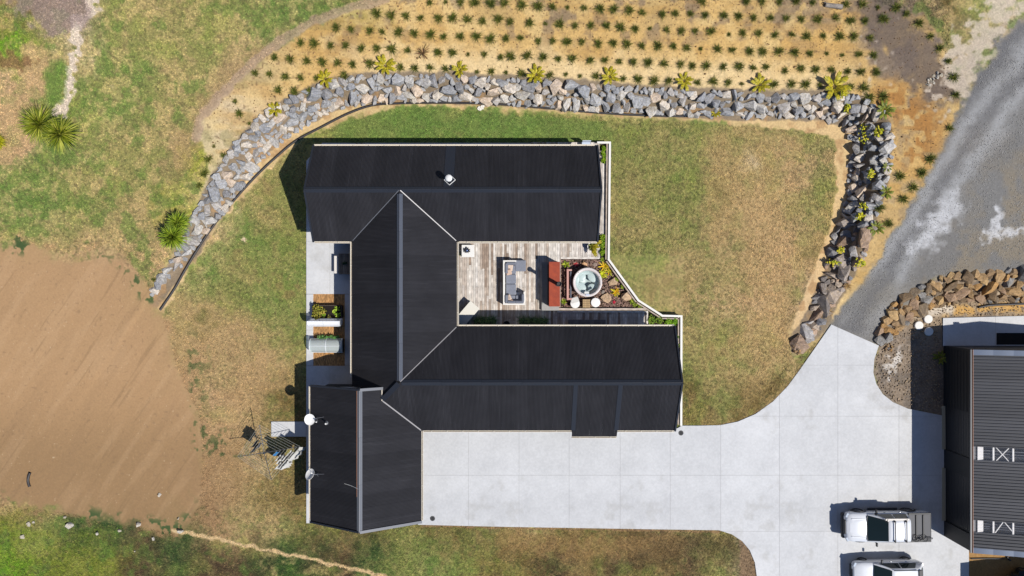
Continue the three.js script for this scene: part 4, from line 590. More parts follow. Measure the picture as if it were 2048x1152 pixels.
zoomed(1536, 0, [[668, 38], [780, 40], [700, 108], [840, 78], [913, 133], [985, 212], [1040, 285], [1090, 362], [1122, 458], [1135, 563], [1100, 765], [985, 950], [932, 1033], [880, 1122], [800, 1055], [700, 575], [615, 582]]).forEach(([x, y], i) => tussock(x, y, `green tussock, ${ORD[i]} down the bank edge beside the gravel road`, 1.05));
zoomed(1536, 384, [[820, 40], [680, 95], [730, 190], [410, 635]]).forEach(([x, y], i) => tussock(x, y, `green tussock, ${ORD[i]} down the narrow sand between boulders and gravel`, i === 3 ? 0.6 : 1));
zoomed(0, 0, [[1525, 435], [1405, 605], [1430, 677], [1490, 737], [1277, 873], [1337, 930], [1247, 953], [1220, 1040], [1190, 1110]]).forEach(([x, y], i) => tussock(x, y, `green tussock, ${ORD[i]} down the pale left slope outside the rock curve`, 0.8));
tussock(305, 559, 'small green tussock at the lower left tip of the rock wall', 0.5);
{ const dryGrass = rosette(46, 0.5, 0.022, seeded(4), [[190, 150, 92], [206, 170, 110], [160, 124, 70]], [0.2, 1.2], [0.2, 0.6], 3, 0.06);
  for (const [x, y, l] of [[1694, 571, 'dry straw-coloured tussock above the small green one at the boulder wall'], [1657, 624, 'dry straw-coloured tussock near the concrete corner'], [1640, 641, 'lowest dry tussock, beside the pale boulder end']]) { const p = ground(x, y), o = mesh('dry_tussock', dryGrass, LEAF); o.position.copy(p); tag(o, l, 'grass tussock', 'dry tussocks at the boulder wall'); }
  const brown = rosette(40, 0.75, 0.03, seeded(6), [[120, 84, 56], [90, 62, 40], [86, 84, 36], [150, 110, 80]], [0.2, 1.1], [0.1, 0.4]); const p = ground(845, 106), o = mesh('brown_flax', brown, LEAF); o.position.copy(p); tag(o, 'reddish brown flax, larger than the tussocks beside it', 'flax'); const p2 = ground(1776, 262), o2 = mesh('brown_flax', rosette(26, 0.6, 0.025, seeded(8), [[110, 84, 60], [84, 70, 46]], [0.1, 0.8], [0.1, 0.4]), LEAF); o2.position.copy(p2); tag(o2, 'thin brown plant right of the yellow weeds on the boulders', 'flax'); }
// young palms: separate fronds with cut edges
const PALMC = [[186, 168, 36], [164, 150, 32], [200, 184, 60], [140, 134, 34]];
function frondGeo(len, w, f, c) {
  const list = [paint(bar(V(0, 0, 0), V(len * 0.5, len * 0.26, 0), 0.008, 4), A(150, 130, 50))], y = (t) => len * (0.6 * t - 0.42 * t * t);
  for (const s of [-1, 1]) for (let k = 0; k < 9; k++) { const t0 = 0.14 + k * 0.094, t1 = t0 + 0.1, l = w * Math.sin(Math.PI * (0.14 + t0 * 0.8)) ** 0.7 * rr(0.85, 1.1, f), g = grid(1, 2, (u, v) => { const t = lerp(t0, t1, u) + v * 0.13; return V(len * t * 0.93, y(lerp(t0, t1, u)) + 0.05 * Math.sin(v * 2) * w * 3 - v * v * 0.03, s * v * l * (u > 0.5 && v > 0.9 ? 0.7 : 1)); }); list.push(paint(g, pick(c, f))); }
  return merge(list);
}
const frondKinds = [...Array(4)].map((_, k) => frondGeo(0.72, 0.13, seeded(90 + k), PALMC)), greenFronds = [...Array(3)].map((_, k) => frondGeo(0.72, 0.12, seeded(95 + k), [[110, 120, 40], [86, 100, 36], [140, 140, 50]]));
function palm(px, py, label, s = 1, n = 9, kinds = frondKinds, group = 'young yellow palms along the top of the rock wall', h = null) {
  const p = h === null ? ground(px, py, 0.2) : at(px, py, h + 0.2); if (h !== null) p.y = h; const o = thing('young_palm', label, 'palm', p.x, p.y, p.z, pf() * 6.3, group);
  mesh('stem', cyl(0.03 * s, 0.045 * s, 0.14, 0, 0.05, 0, 8), M(A(120, 96, 60), 0.9), o);
  for (let k = 0; k < n; k++) { const m = mesh('frond', kinds[k % kinds.length], GLOSS, o); m.position.y = 0.08; m.rotation.set(0, k / n * 6.283 + rr(-0.25, 0.25, pf), rr(-0.12, 0.35, pf), 'YXZ'); m.scale.setScalar(s * rr(0.8, 1.1, pf)); }
}
for (const [x, y, s, l] of [[550, 218, 0.75, 'small yellow palm at the left bend of the rock wall, lowest of the row'], [650, 157, 0.8, 'yellow palm second from left, just above the bend of the rock wall'], [770, 131, 1, 'broad star-shaped yellow palm above the rocks, third from left'], [919, 139, 0.75, 'small bright palm above the rocks, fourth from left'], [1073, 149, 0.95, 'yellow palm above the rocks over the middle of the house roof'], [1220, 153, 0.9, 'olive palm above the rocks over the right end of the house roof'], [1369, 161, 0.85, 'half-brown yellow palm, third from the right above the rocks'], [1521, 169, 1, 'brightest yellow palm, second from the right above the rocks'], [1669, 173, 1.35, 'largest palm, with long spread fronds, at the right end of the rocks']]) palm(x, y, l, s);
palm(1770, 220, 'dark green palm at the outer corner of the rock wall', 0.95, 10, greenFronds); palm(1754, 455, 'green palm in sand right of the boulder wall', 0.8, 10, greenFronds); palm(1774, 384, 'olive palm at the right edge of the boulders', 0.7, 9, greenFronds); palm(1776, 334, 'faded palm at the outer edge of the boulders below the corner', 0.5, 8, greenFronds); palm(1432, 225, 'yellow plant where the black drain pipe ends', 0.55, 9);
palm(1883, 715, 'shaded palm against the shed wall', 0.75, 9, greenFronds);
// yellow weeds growing between the boulders
function leafCloud(n, rx, ry, rz, size, f, colours) { const list = []; for (let i = 0; i < n; i++) { const a = f() * 6.283, q = Math.sqrt(f()), h = f(); const g = blade(size * rr(0.7, 1.3, f), size * 0.62, f() * 6.283, rr(-0.2, 0.9, f), 0.3, rx * q * Math.cos(a) * (1.1 - 0.4 * h), ry * h, rz * q * Math.sin(a) * (1.1 - 0.4 * h), 2, 0.25); list.push(paint(g, pick(colours, f))); } return merge(list); }
const YEL = [[206, 196, 40], [184, 184, 44], [160, 168, 40], [216, 200, 70]];
for (const [x, y, rx, rz, l] of [[1727, 267, 0.4, 0.65, 'largest yellow weed on the boulders below the corner'], [1755, 265, 0.26, 0.3, 'yellow weed right of the largest one on the boulders'], [1740, 349, 0.25, 0.35, 'yellow weed among the boulders at mid height of the wall'], [1693, 217, 0.2, 0.25, 'green weed on the brown corner boulder'], [1727, 413, 0.3, 0.2, 'pale green weed across the boulders'], [1718, 433, 0.25, 0.25, 'yellow weed just below the pale green one on the boulders'], [1681, 501, 0.22, 0.15, 'small yellow weed on the lower boulders'], [1668, 526, 0.5, 0.25, 'wide yellow weed at the lawn edge of the lower boulders'], [1720, 526, 0.35, 0.25, 'yellow weed on the road side of the lower boulders'], [1684, 190, 0.2, 0.2, 'bright yellow weed beside the largest palm']]) { const p = ground(x, y, 0.3), o = mesh('weed', leafCloud(44, rx, 0.35, rz, 0.17, pf, YEL), LEAF); o.position.set(p.x, p.y + 0.25, p.z); tag(o, l, 'weed', 'yellow weeds on the boulder wall'); }
// cabbage trees: bursts of long narrow leaves
function cabbage(label, heads, colours, group) {
  const c = ground(heads[0][0], heads[0][1]), o = thing('cabbage_tree', label, 'cabbage tree', c.x, c.y, c.z, 0, group);
  for (const [px, py, h, len] of heads) { const p = at(px, py, c.y + h), l = V(p.x - c.x, h, p.z - c.z); mesh('trunk', bar(V(l.x * 0.15, -0.1, l.z * 0.15), V(l.x, h, l.z), 0.09, 8), M(A(120, 100, 76), 0.9), o); const f = seeded(Math.round(px)); const g = rosette(460, len, 0.05, f, colours, [-0.4, 1.5], [0.05, 0.35], 4, 0.05); g.translate(l.x, h, l.z); mesh('crown', g, GLOSS, o); }
}
const CAB = [[140, 152, 38], [112, 128, 32], [170, 174, 54], [84, 100, 28], [188, 188, 84]];
cabbage('cabbage tree with two round leaf heads by the bare soil, upper left', [[80, 249, 1.5, 1.42], [121, 268, 1.1, 1.3]], CAB, 'cabbage trees left of the house'); cabbage('cabbage tree with two bright leaf heads beside the left rock wall', [[345, 474, 1.1, 1.05], [356, 446, 0.9, 0.85]], [[146, 168, 42], [120, 146, 36], [172, 188, 66], [90, 112, 30]], 'cabbage trees left of the house'); cabbage('yellow-leaved cabbage tree cut by the left edge', [[-8, 284, 0.7, 0.6]], [[190, 180, 30], [160, 160, 30]], 'cabbage trees left of the house');

// ---------------------------------------------------------------- grass: short tufts over lawn and paddock
{
  const f = seeded(123), N = 150000, bl = []; for (let k = 0; k < 5; k++) { const a = k * 1.257 + 0.3, l = 0.05 + 0.02 * (k % 3); const g = new THREE.BufferGeometry(); const c = Math.cos(a), s = Math.sin(a), w = 0.011; g.setAttribute('position', new THREE.Float32BufferAttribute([-s * w, 0, c * w, s * w, 0, -c * w, c * l, l * 0.75, s * l], 3)); g.setAttribute('uv', new THREE.Float32BufferAttribute([0, 0, 1, 0, 0.5, 1], 2)); g.computeVertexNormals(); bl.push(g); }
  const im = new THREE.InstancedMesh(mergeGeometries(bl), M(new THREE.Color(1, 1, 1), 0.9, { side: THREE.DoubleSide }), N), o = new THREE.Object3D(), c = new THREE.Color(); let k = 0;
  for (let q = 0; q < N * 4 && k < N; q++) {
    const x = rr(-37, 37, f), z = rr(-20.5, 20.5, f), px = COARSE('px', x, z), py = COARSE('py', x, z), lawn = COARSE('lawn', x, z);
    if (lawn < 1 && (COARSE('bank', x, z) > -6 || COARSE('dirt', x, z) > -8 || COARSE('gravel', x, z) > -16 || COARSE('yard', x, z) > -6)) continue;
    if ((px > 612 && px < 1222 && py > 284 && py < 1048) || (px > 1200 && px < 1368 && py > 510 && py < 856) || (px > 1365 && px < 1640 && py > 640 && inside(DRIVE, x, z)) || inside(DRIVE, x, z) || (px > 542 && px < 620 && py > 842 && py < 874) || px > 1900) continue;
    const [r, g, b] = groundColour(x, z); c.setRGB(r / 255, g / 255, b / 255, THREE.SRGBColorSpace).multiplyScalar(KALB * rr(0.8, 1.9, f));
    o.position.set(x, terrain(x, z) - 0.015, z); o.rotation.set(rr(-0.2, 0.2, f), f() * 6.3, rr(-0.2, 0.2, f)); o.scale.setScalar(rr(0.7, 1.5, f)); o.updateMatrix(); im.setMatrixAt(k, o.matrix); im.setColorAt(k, c); k++;
  }
  im.count = k; im.name = 'grass'; im.castShadow = im.receiveShadow = true; scene.add(stuff(tag(im, 'short green and dry grass of the lawn and the paddock', 'grass')));
}
// ---------------------------------------------------------------- timber deck
const DY = 0.3;
const woodTex = tex(256, 1024, (i, j) => { const u = i / 256, v = j / 1024, n = fbmP(u * 1, v, 4, 81, 3), g = noiseP(u * 64, v * 8, 8 * 8, 83), l = noiseP(u * 24, v * 4, 24, 85), f = hash2(i, j, 8); const b = 205 + (n - 0.5) * 50 + (g - 0.5) * 26 + (l - 0.5) * 40 + (f - 0.5) * 14; return [b, b * 0.985, b * 0.965]; });
const boardMats = [[214, 207, 200], [202, 193, 184], [226, 221, 215], [184, 170, 158], [208, 200, 194], [160, 142, 128], [230, 226, 222], [194, 182, 172]].map((c) => M(A(...c, 1.6), 0.85, { map: woodTex }));
{
  const deck = thing('timber_deck', 'grey weathered timber deck of narrow boards in the courtyard of the house', 'deck'), f = seeded(21), pitch = 0.142;
  const zonePoly = (list) => polyAt(list, DY);
  const zones = [[zonePoly([[898, 484], [1121, 484], [1121, 664], [898, 664]]), 1], [zonePoly([[1121, 484], [1200, 484], [1200, 516.5], [1121, 516.5]]), 1], [zonePoly([[1121, 622], [1294, 622], [1294, 664], [1121, 664]]), 1], [zonePoly([[1196, 300], [1214, 300], [1214, 469], [1196, 469]]), 2], [zonePoly([[1062, 284.5], [1200, 284.5], [1200, 299.5], [1062, 299.5]]), 3]];
  const stock = [];
  for (const [poly, kind] of zones) {
    const xs = poly.map((p) => p[0]), zs = poly.map((p) => p[1]), x0 = Math.min(...xs), x1 = Math.max(...xs), z0 = Math.min(...zs), z1 = Math.max(...zs);
    for (let x = x0, r = 0; x < x1 - 0.04; x += pitch, r++) {
      let z = z0 - (kind === 1 ? f() * 2.4 : 0); while (z < z1) { const len = kind === 1 ? rr(1.8, 3.6, f) : 6; const p = clipRect(poly, x + 0.004, Math.min(x1, x + pitch - 0.004), Math.max(z0, z), Math.min(z1, z + len - 0.006)); z += len; if (p.length > 2 && areaOf(p) > 0.006) stock.push(p); }
    }
  }
  stock.sort((a, b) => areaOf(b) - areaOf(a));
  stock.slice(0, 298).forEach((p) => mesh('deck_board', slab(p, DY - 0.03, DY, 0.003), boardMats[Math.floor(f() ** 1.4 * 8)], deck));
  if (stock.length > 298) stuff(mesh('short_boards', stock.slice(298).map((p) => slab(p, DY - 0.03, DY)), boardMats[1], deck));
  mesh('edge_board', [beam(V(X(1121.5) * 0.9935, DY + 0.008, Z(516.5)), V(X(1200) * 0.9935, DY + 0.008, Z(516.5)), 0.12, 0.03), beam(V(2.88, DY + 0.05, 1.52), V(8.62, DY + 0.05, 1.52), 0.09, 0.12), beam(V(8.66, DY + 0.05, 1.46), V(8.66, DY + 0.05, 2.3), 0.1, 0.12)], boardMats[2], deck);
  mesh('bench_rail', beam(V(2.5, DY + 0.1, 1.36), V(8.6, DY + 0.1, 1.36), 0.14, 0.05), boardMats[7], deck);
  mesh('joists', [box(6.85, 0.2, 5.5, -0.47, 0.14, -0.05), box(2.45, 0.2, 1.0, 4.18, 0.14, -2.34), box(5.5, 0.2, 1.15, 5.75, 0.14, 2.1), box(0.5, 0.2, 5.2, 5.86, 0.14, -6)].map((g) => g.translate(0, -0.02, 0)), M(A(60, 52, 46), 0.95), deck);
  settle(deck, 0, 0, 0);
}
// ---------------------------------------------------------------- low white-capped garden wall along the lawn
{
  const w = thing('garden_wall', 'low timber garden wall with white cap between the courtyard and the lawn', 'garden wall'), hh = 0.55;
  const pts = [[1196, 285], [1220, 285], [1217.5, 519], [1277, 601], [1325, 631.5], [1363, 632.5], [1362.5, 850]].map(([x, y]) => at(x, y, hh));
  for (let i = 0; i + 1 < pts.length; i++) {
    const a = pts[i], b = pts[i + 1], d = V().subVectors(b, a).normalize(), nrm = V(-d.z, 0, d.x), in1 = a.clone().addScaledVector(nrm, 0.17), in2 = b.clone().addScaledVector(nrm, 0.17), e = 0.05;
    const n = Math.max(1, Math.round(a.distanceTo(b) / 3)); for (let k = 0; k < n; k++) { const p = a.clone().lerp(b, k / n).addScaledVector(d, k ? 0 : -e), q = a.clone().lerp(b, (k + 1) / n).addScaledVector(d, k < n - 1 ? -0.006 : e); p.y = q.y = hh - 0.02 + 0.002 * (i % 2); mesh('cap_board', beam(p, q, 0.13, 0.04), whitePaint, w); }
    mesh('wall_board', [0.12, 0.3].map((y) => beam(V(a.x, y + 0.02, a.z), V(b.x, y + 0.02, b.z), 0.08, 0.17)), boardMats[3], w);
    if (i > 0) mesh('inner_rail', beam(V(in1.x, hh - 0.1, in1.z), V(in2.x, hh - 0.1, in2.z), 0.08, 0.05), boardMats[3], w);
  }
  settle(w, 8, 0, -2);
}
// ---------------------------------------------------------------- furniture on the deck
const fabric = tex(256, 256, (i, j) => { const b = 224 + ((i >> 1 ^ j >> 1) & 1 ? 10 : -10) + (hash2(i, j, 9) - 0.5) * 26 + (fbmP(i / 256, j / 256, 6, 7, 3) - 0.5) * 24; return [b, b, b]; }); fabric.repeat.set(3, 3);
const greyFab = M(A(136, 140, 152, 1.25), 0.95, { map: fabric }), greyFab2 = M(A(122, 126, 138, 1.25), 0.95, { map: fabric }), peach = [M(A(238, 214, 194, 1.1), 0.95, { map: fabric }), M(A(228, 196, 174, 1.1), 0.95, { map: fabric })];
function cushionGeo(w, h, d, puff = 0.5) { const g = new RoundedBoxGeometry(w, h, d, 4, Math.min(w, h, d) * 0.42), p = g.attributes.position; for (let i = 0; i < p.count; i++) { const x = p.getX(i) / w * 2, z = p.getZ(i) / d * 2, k = 1 + puff * 0.5 * ((1 - x * x) * (1 - z * z)) - 0.12 * puff * (Math.abs(x * z) > 0.8 ? 1 : 0); p.setY(i, p.getY(i) * k); } g.computeVertexNormals(); return boxUV(g.toNonIndexed()); }
{
  const o = at(1006, 520.5, 0.9), W = 1.4, D = 2.83, t = thing('outdoor_sofa', 'outdoor corner sofa with white frame and grey cushions on the deck', 'sofa', o.x, DY, o.z);
  const wf = whitePaint; // frame along the left, the lower end returning to the right
  mesh('frame', [rbox(0.12, 0.7, D, 0.015, 0.06, 0.35, D / 2), rbox(0.72, 0.7, 0.11, 0.015, 0.48, 0.35, 0.055), rbox(W - 0.12, 0.7, 0.11, 0.015, 0.12 + (W - 0.12) / 2, 0.35, D - 0.055), rbox(0.1, 0.7, 0.74, 0.015, W - 0.05, 0.35, D - 0.48), rbox(0.74, 0.06, D - 0.14, 0.01, 0.44, 0.2, D / 2), rbox(0.6, 0.06, 0.72, 0.01, 1.1, 0.2, D - 0.44)], wf, t);
  for (const [x, z] of [[0.1, 0.1], [0.1, D - 0.1], [0.78, 0.1], [1.3, D - 0.1], [1.3, D - 0.75]]) mesh('leg', box(0.06, 0.17, 0.06, x, 0.085, z), wf, t);
  const seat = (x, z, w, d) => mesh('seat_cushion', cushionGeo(w, 0.16, d, 0.25).translate(x + w / 2, 0.33, z + d / 2), greyFab, t), back = (x, z, w, d, rx, rz) => { const m = mesh('back_cushion', cushionGeo(w, d, 0.42, 0.6), greyFab2, t); m.position.set(x, 0.56, z); m.rotation.set(rx, 0, rz); };
  seat(0.17, 0.1, 0.66, 0.76); seat(0.17, 0.87, 0.66, 0.62); seat(0.17, 1.5, 0.66, 0.7); seat(0.17, 2.21, 0.6, 0.5); seat(0.78, 2.21, 0.56, 0.5);
  { const m = mesh('back_cushion', cushionGeo(0.2, 0.42, 0.68), greyFab2, t); m.position.set(0.24, 0.56, 0.5); m.rotation.z = 0.3; } { const m = mesh('back_cushion', cushionGeo(0.66, 0.42, 0.2), greyFab2, t); m.position.set(0.5, 0.56, 0.23); m.rotation.x = -0.3; }
  { const m = mesh('back_cushion', cushionGeo(0.2, 0.42, 0.56), greyFab2, t); m.position.set(0.24, 0.56, 2.44); m.rotation.z = 0.3; } { const m = mesh('back_cushion', cushionGeo(0.58, 0.42, 0.2), greyFab2, t); m.position.set(0.52, 0.56, 2.6); m.rotation.x = 0.35; } { const m = mesh('back_cushion', cushionGeo(0.6, 0.42, 0.2), greyFab2, t); m.position.set(1.02, 0.56, 2.6); m.rotation.x = 0.35; } { const m = mesh('back_cushion', cushionGeo(0.2, 0.42, 0.56), greyFab2, t); m.position.set(1.2, 0.56, 2.4); m.rotation.z = -0.35; }
  const q = at(1030, 520, 0.72), ot = thing('ottoman', 'square grey ottoman at the upper right end of the sofa', 'ottoman', q.x, DY, q.z); mesh('cushion', cushionGeo(0.68, 0.14, 0.72, 0.15).translate(0.35, 0.37, 0.36), greyFab, ot); mesh('base', rbox(0.64, 0.22, 0.68, 0.02, 0.35, 0.19, 0.36), greyFab2, ot); for (const [x, z] of [[0.08, 0.08], [0.62, 0.08], [0.08, 0.64], [0.62, 0.64]]) mesh('leg', box(0.05, 0.08, 0.05, x, 0.04, z), wf, ot);
  [[1020, 535, 0.5, 0, 'upper peach cushion on the top end of the sofa'], [1017.5, 544, 0.9, 1, 'lower peach cushion on the top end of the sofa, facing up'], [1016, 596, -0.5, 0, 'upper peach cushion on the bottom end of the sofa'], [1019.5, 604, -0.9, 1, 'lower peach cushion in the bottom corner of the sofa']].forEach(([x, y, ry, k, l], i) => { const p = at(x, y, 0.95), c = mesh('scatter_cushion', cushionGeo(0.44, 0.15, 0.36, 0.8), peach[k]); c.position.set(p.x, DY + 0.54, p.z); c.rotation.set(0.25 * (i % 2 ? 1 : -1), ry + 0.9, 0.5); tag(c, l, 'cushion', 'peach cushions on the sofa'); });
}
{ // white side table with a dark star-shaped plant, cream cabinet, ornamental grasses, pot, bench
  const c = at(936, 502, 0.75), t = thing('side_table', 'small white square table in the upper left corner of the deck', 'table', c.x, DY, c.z); mesh('tabletop', rbox(0.8, 0.04, 0.78, 0.012, 0, 0.46, 0), whiteMat, t); for (const [x, z] of [[-0.34, -0.33], [0.34, -0.33], [-0.34, 0.33], [0.34, 0.33]]) mesh('leg', box(0.05, 0.44, 0.05, x, 0.22, z), whiteMat, t);
  const f = seeded(31), s = thing('star_plant', 'dark star-shaped plant in a blue pot on the white table', 'plant', c.x - 0.05, DY + 0.48, c.z - 0.02), dk = []; for (let k = 0; k < 11; k++) dk.push(paint(blade(rr(0.18, 0.27, f), 0.11, k * 0.571 + rr(-0.2, 0.2, f), 0.3, 0.1, 0, 0.12, 0, 2, 0.2), A(34, 38, 48))); mesh('leaves', merge(dk), GLOSS, s); mesh('pot', cyl(0.09, 0.07, 0.13, 0, 0.065, 0, 14), M(A(50, 62, 90), 0.5), s); mesh('centre', new THREE.IcosahedronGeometry(0.055, 1).toNonIndexed().translate(0, 0.2, 0), M(A(126, 150, 206), 0.6), s);
  const sm = mesh('pot_plant', leafCloud(30, 0.09, 0.1, 0.12, 0.07, f, [[140, 150, 60], [110, 120, 44]]), LEAF); const pp = at(918, 508, 0.5); sm.position.set(pp.x, DY, pp.z); tag(sm, 'tiny yellowish plant under the eave, left of the white table', 'plant');
  const p = at(934, 628, 1.0), cb = thing('deck_cabinet', 'cream topped box cabinet set diagonally in the lower left corner of the deck', 'cabinet', p.x, DY, p.z, 0.86); mesh('top', rbox(1.56, 0.045, 0.76, 0.012, 0, 0.73, 0), M(A(228, 224, 212), 0.6), cb); mesh('body', rbox(1.48, 0.66, 0.68, 0.015, 0, 0.37, 0), M(A(214, 208, 196), 0.7), cb); for (const x of [-0.37, 0.37]) { const d = mesh('door', box(0.7, 0.58, 0.02, x, 0.37, 0.352), M(A(222, 216, 204), 0.7), cb); mesh('handle', box(0.02, 0.14, 0.02, x > 0 ? 0.06 : -0.06, 0.4, 0.375), blackMat, d); } for (const x of [-0.66, 0.66]) mesh('foot', box(0.08, 0.04, 0.6, x, 0.02, 0), blackMat, cb);
  const OG = [[134, 170, 104], [112, 150, 88], [166, 190, 128], [96, 130, 80]];
  for (const [x0, x1, l] of [[952, 988, 'feathery green grass clump in the shade, beside the diagonal cabinet'], [1042, 1092, 'longer feathery green grass clump in the shade along the house wall']]) { const g = [], n = Math.round((x1 - x0) / 8); const m0 = at((x0 + x1) / 2, 641, 0.8); for (let k = 0; k <= n; k++) { const q = at(lerp(x0, x1, k / n), 640, 0.8); g.push(rosette(44, 0.62, 0.02, f, OG, [0.5, 1.35], [0.1, 0.5], 3, 0.08).translate(q.x - m0.x, 0.16, q.z - m0.z)); } const tr = thing('planter', l, 'planter', m0.x, DY, m0.z, 0, 'grass planters along the house wall'); mesh('grass', merge(g), LEAF, tr); mesh('trough', rbox((x1 - x0) / 33 + 0.3, 0.2, 0.3, 0.02, 0, 0.1, 0.09), blackMat, tr); }
  const b = at(1013, 646, 0.7), pot = thing('plant_pot', 'dark round pot in the shade between the two grass clumps', 'pot', b.x, DY, b.z + 0.08); mesh('pot', new THREE.LatheGeometry([[0.12, 0], [0.19, 0.3], [0.21, 0.36], [0.18, 0.36], [0.16, 0.28], [0, 0.28]].map(([a, h]) => new THREE.Vector2(a, h)), 24).toNonIndexed(), blackMat, pot);
  const q = at(1174, 644, 0.72), bn = thing('deck_bench', 'long dark bench in the shade against the lower house wall', 'bench', q.x, DY, q.z); mesh('seat', rbox(2.38, 0.05, 0.3, 0.01, 0, 0.43, 0), M(A(150, 148, 150), 0.8, { map: woodTex }), bn); for (const x of [-1.05, 1.05]) mesh('leg', box(0.06, 0.41, 0.26, x, 0.205, 0), blackMat, bn);
}
{ // outdoor fireplace of rusted steel
  const x0 = at(1098, 568, 1.55).x, x1 = at(1120, 568, 1.55).x, z0 = at(0, 523.5, 1.55).z, z1 = at(0, 613, 1.55).z, t = thing('outdoor_fireplace', 'outdoor fireplace with rust-red steel top and black flue on the deck', 'fireplace', (x0 + x1) / 2, DY, (z0 + z1) / 2), w = x1 - x0, d = z1 - z0;
  const rustTex = tex(256, 512, (i, j) => { const n = fbmP(i / 256, j / 512, 5, 91, 5), f = hash2(i, j, 3); const b = 220 + (n - 0.5) * 60 + (f - 0.5) * 14; return [b, b * (0.94 + 0.1 * n), b * 0.9]; });
  const corten = M(A(170, 66, 34, 1.2), 0.75, { map: rustTex }), dark = M(A(46, 44, 44), 0.7), render = M(A(206, 202, 196), 0.85, { map: concTex });
  mesh('hood', rbox(w, 0.07, d, 0.01, 0, 1.215, 0), corten, t); mesh('back_panel', box(0.04, 1.17, d - 0.02, w / 2 - 0.03, 0.59, 0), corten, t);
  for (const s of [-1, 1]) mesh('side_panel', box(w - 0.06, 1.17, 0.04, -0.01, 0.59, s * (d / 2 - 0.03)), corten, t);
  mesh('firebox', [box(w - 0.2, 0.05, d - 0.6, -0.05, 0.28, 0), box(0.05, 0.9, d - 0.6, 0.1, 0.72, 0)], dark, t); mesh('hearth', rbox(w + 0.42, 0.24, d + 0.3, 0.015, -0.21, 0.12, 0.13), render, t); mesh('wood_shelf', box(0.3, 0.05, d - 0.3, -w / 2 + 0.1, 0.62, 0), dark, t);
  mesh('glass_screen', box(0.012, 0.3, d - 0.2, -w / 2 - 0.36, 0.39, 0), P(new THREE.Color(0.9, 0.93, 0.93), 0.06, { transmission: 1, thickness: 0 }), t);
  const fl = mesh('flue', [cyl(0.11, 0.11, 1.45, 0.2, 1.95, 0, 20), cyl(0.15, 0.15, 0.02, 0.2, 1.26, 0, 20)], blackMat, t); mesh('cowl', [new THREE.LatheGeometry([[0.105, 2.6], [0.15, 2.64], [0.15, 2.72], [0.1, 2.74], [0.09, 2.66]].map(([a, h]) => new THREE.Vector2(a, h)), 20).toNonIndexed().translate(0.2, 0, 0)], blackMat, fl);
}
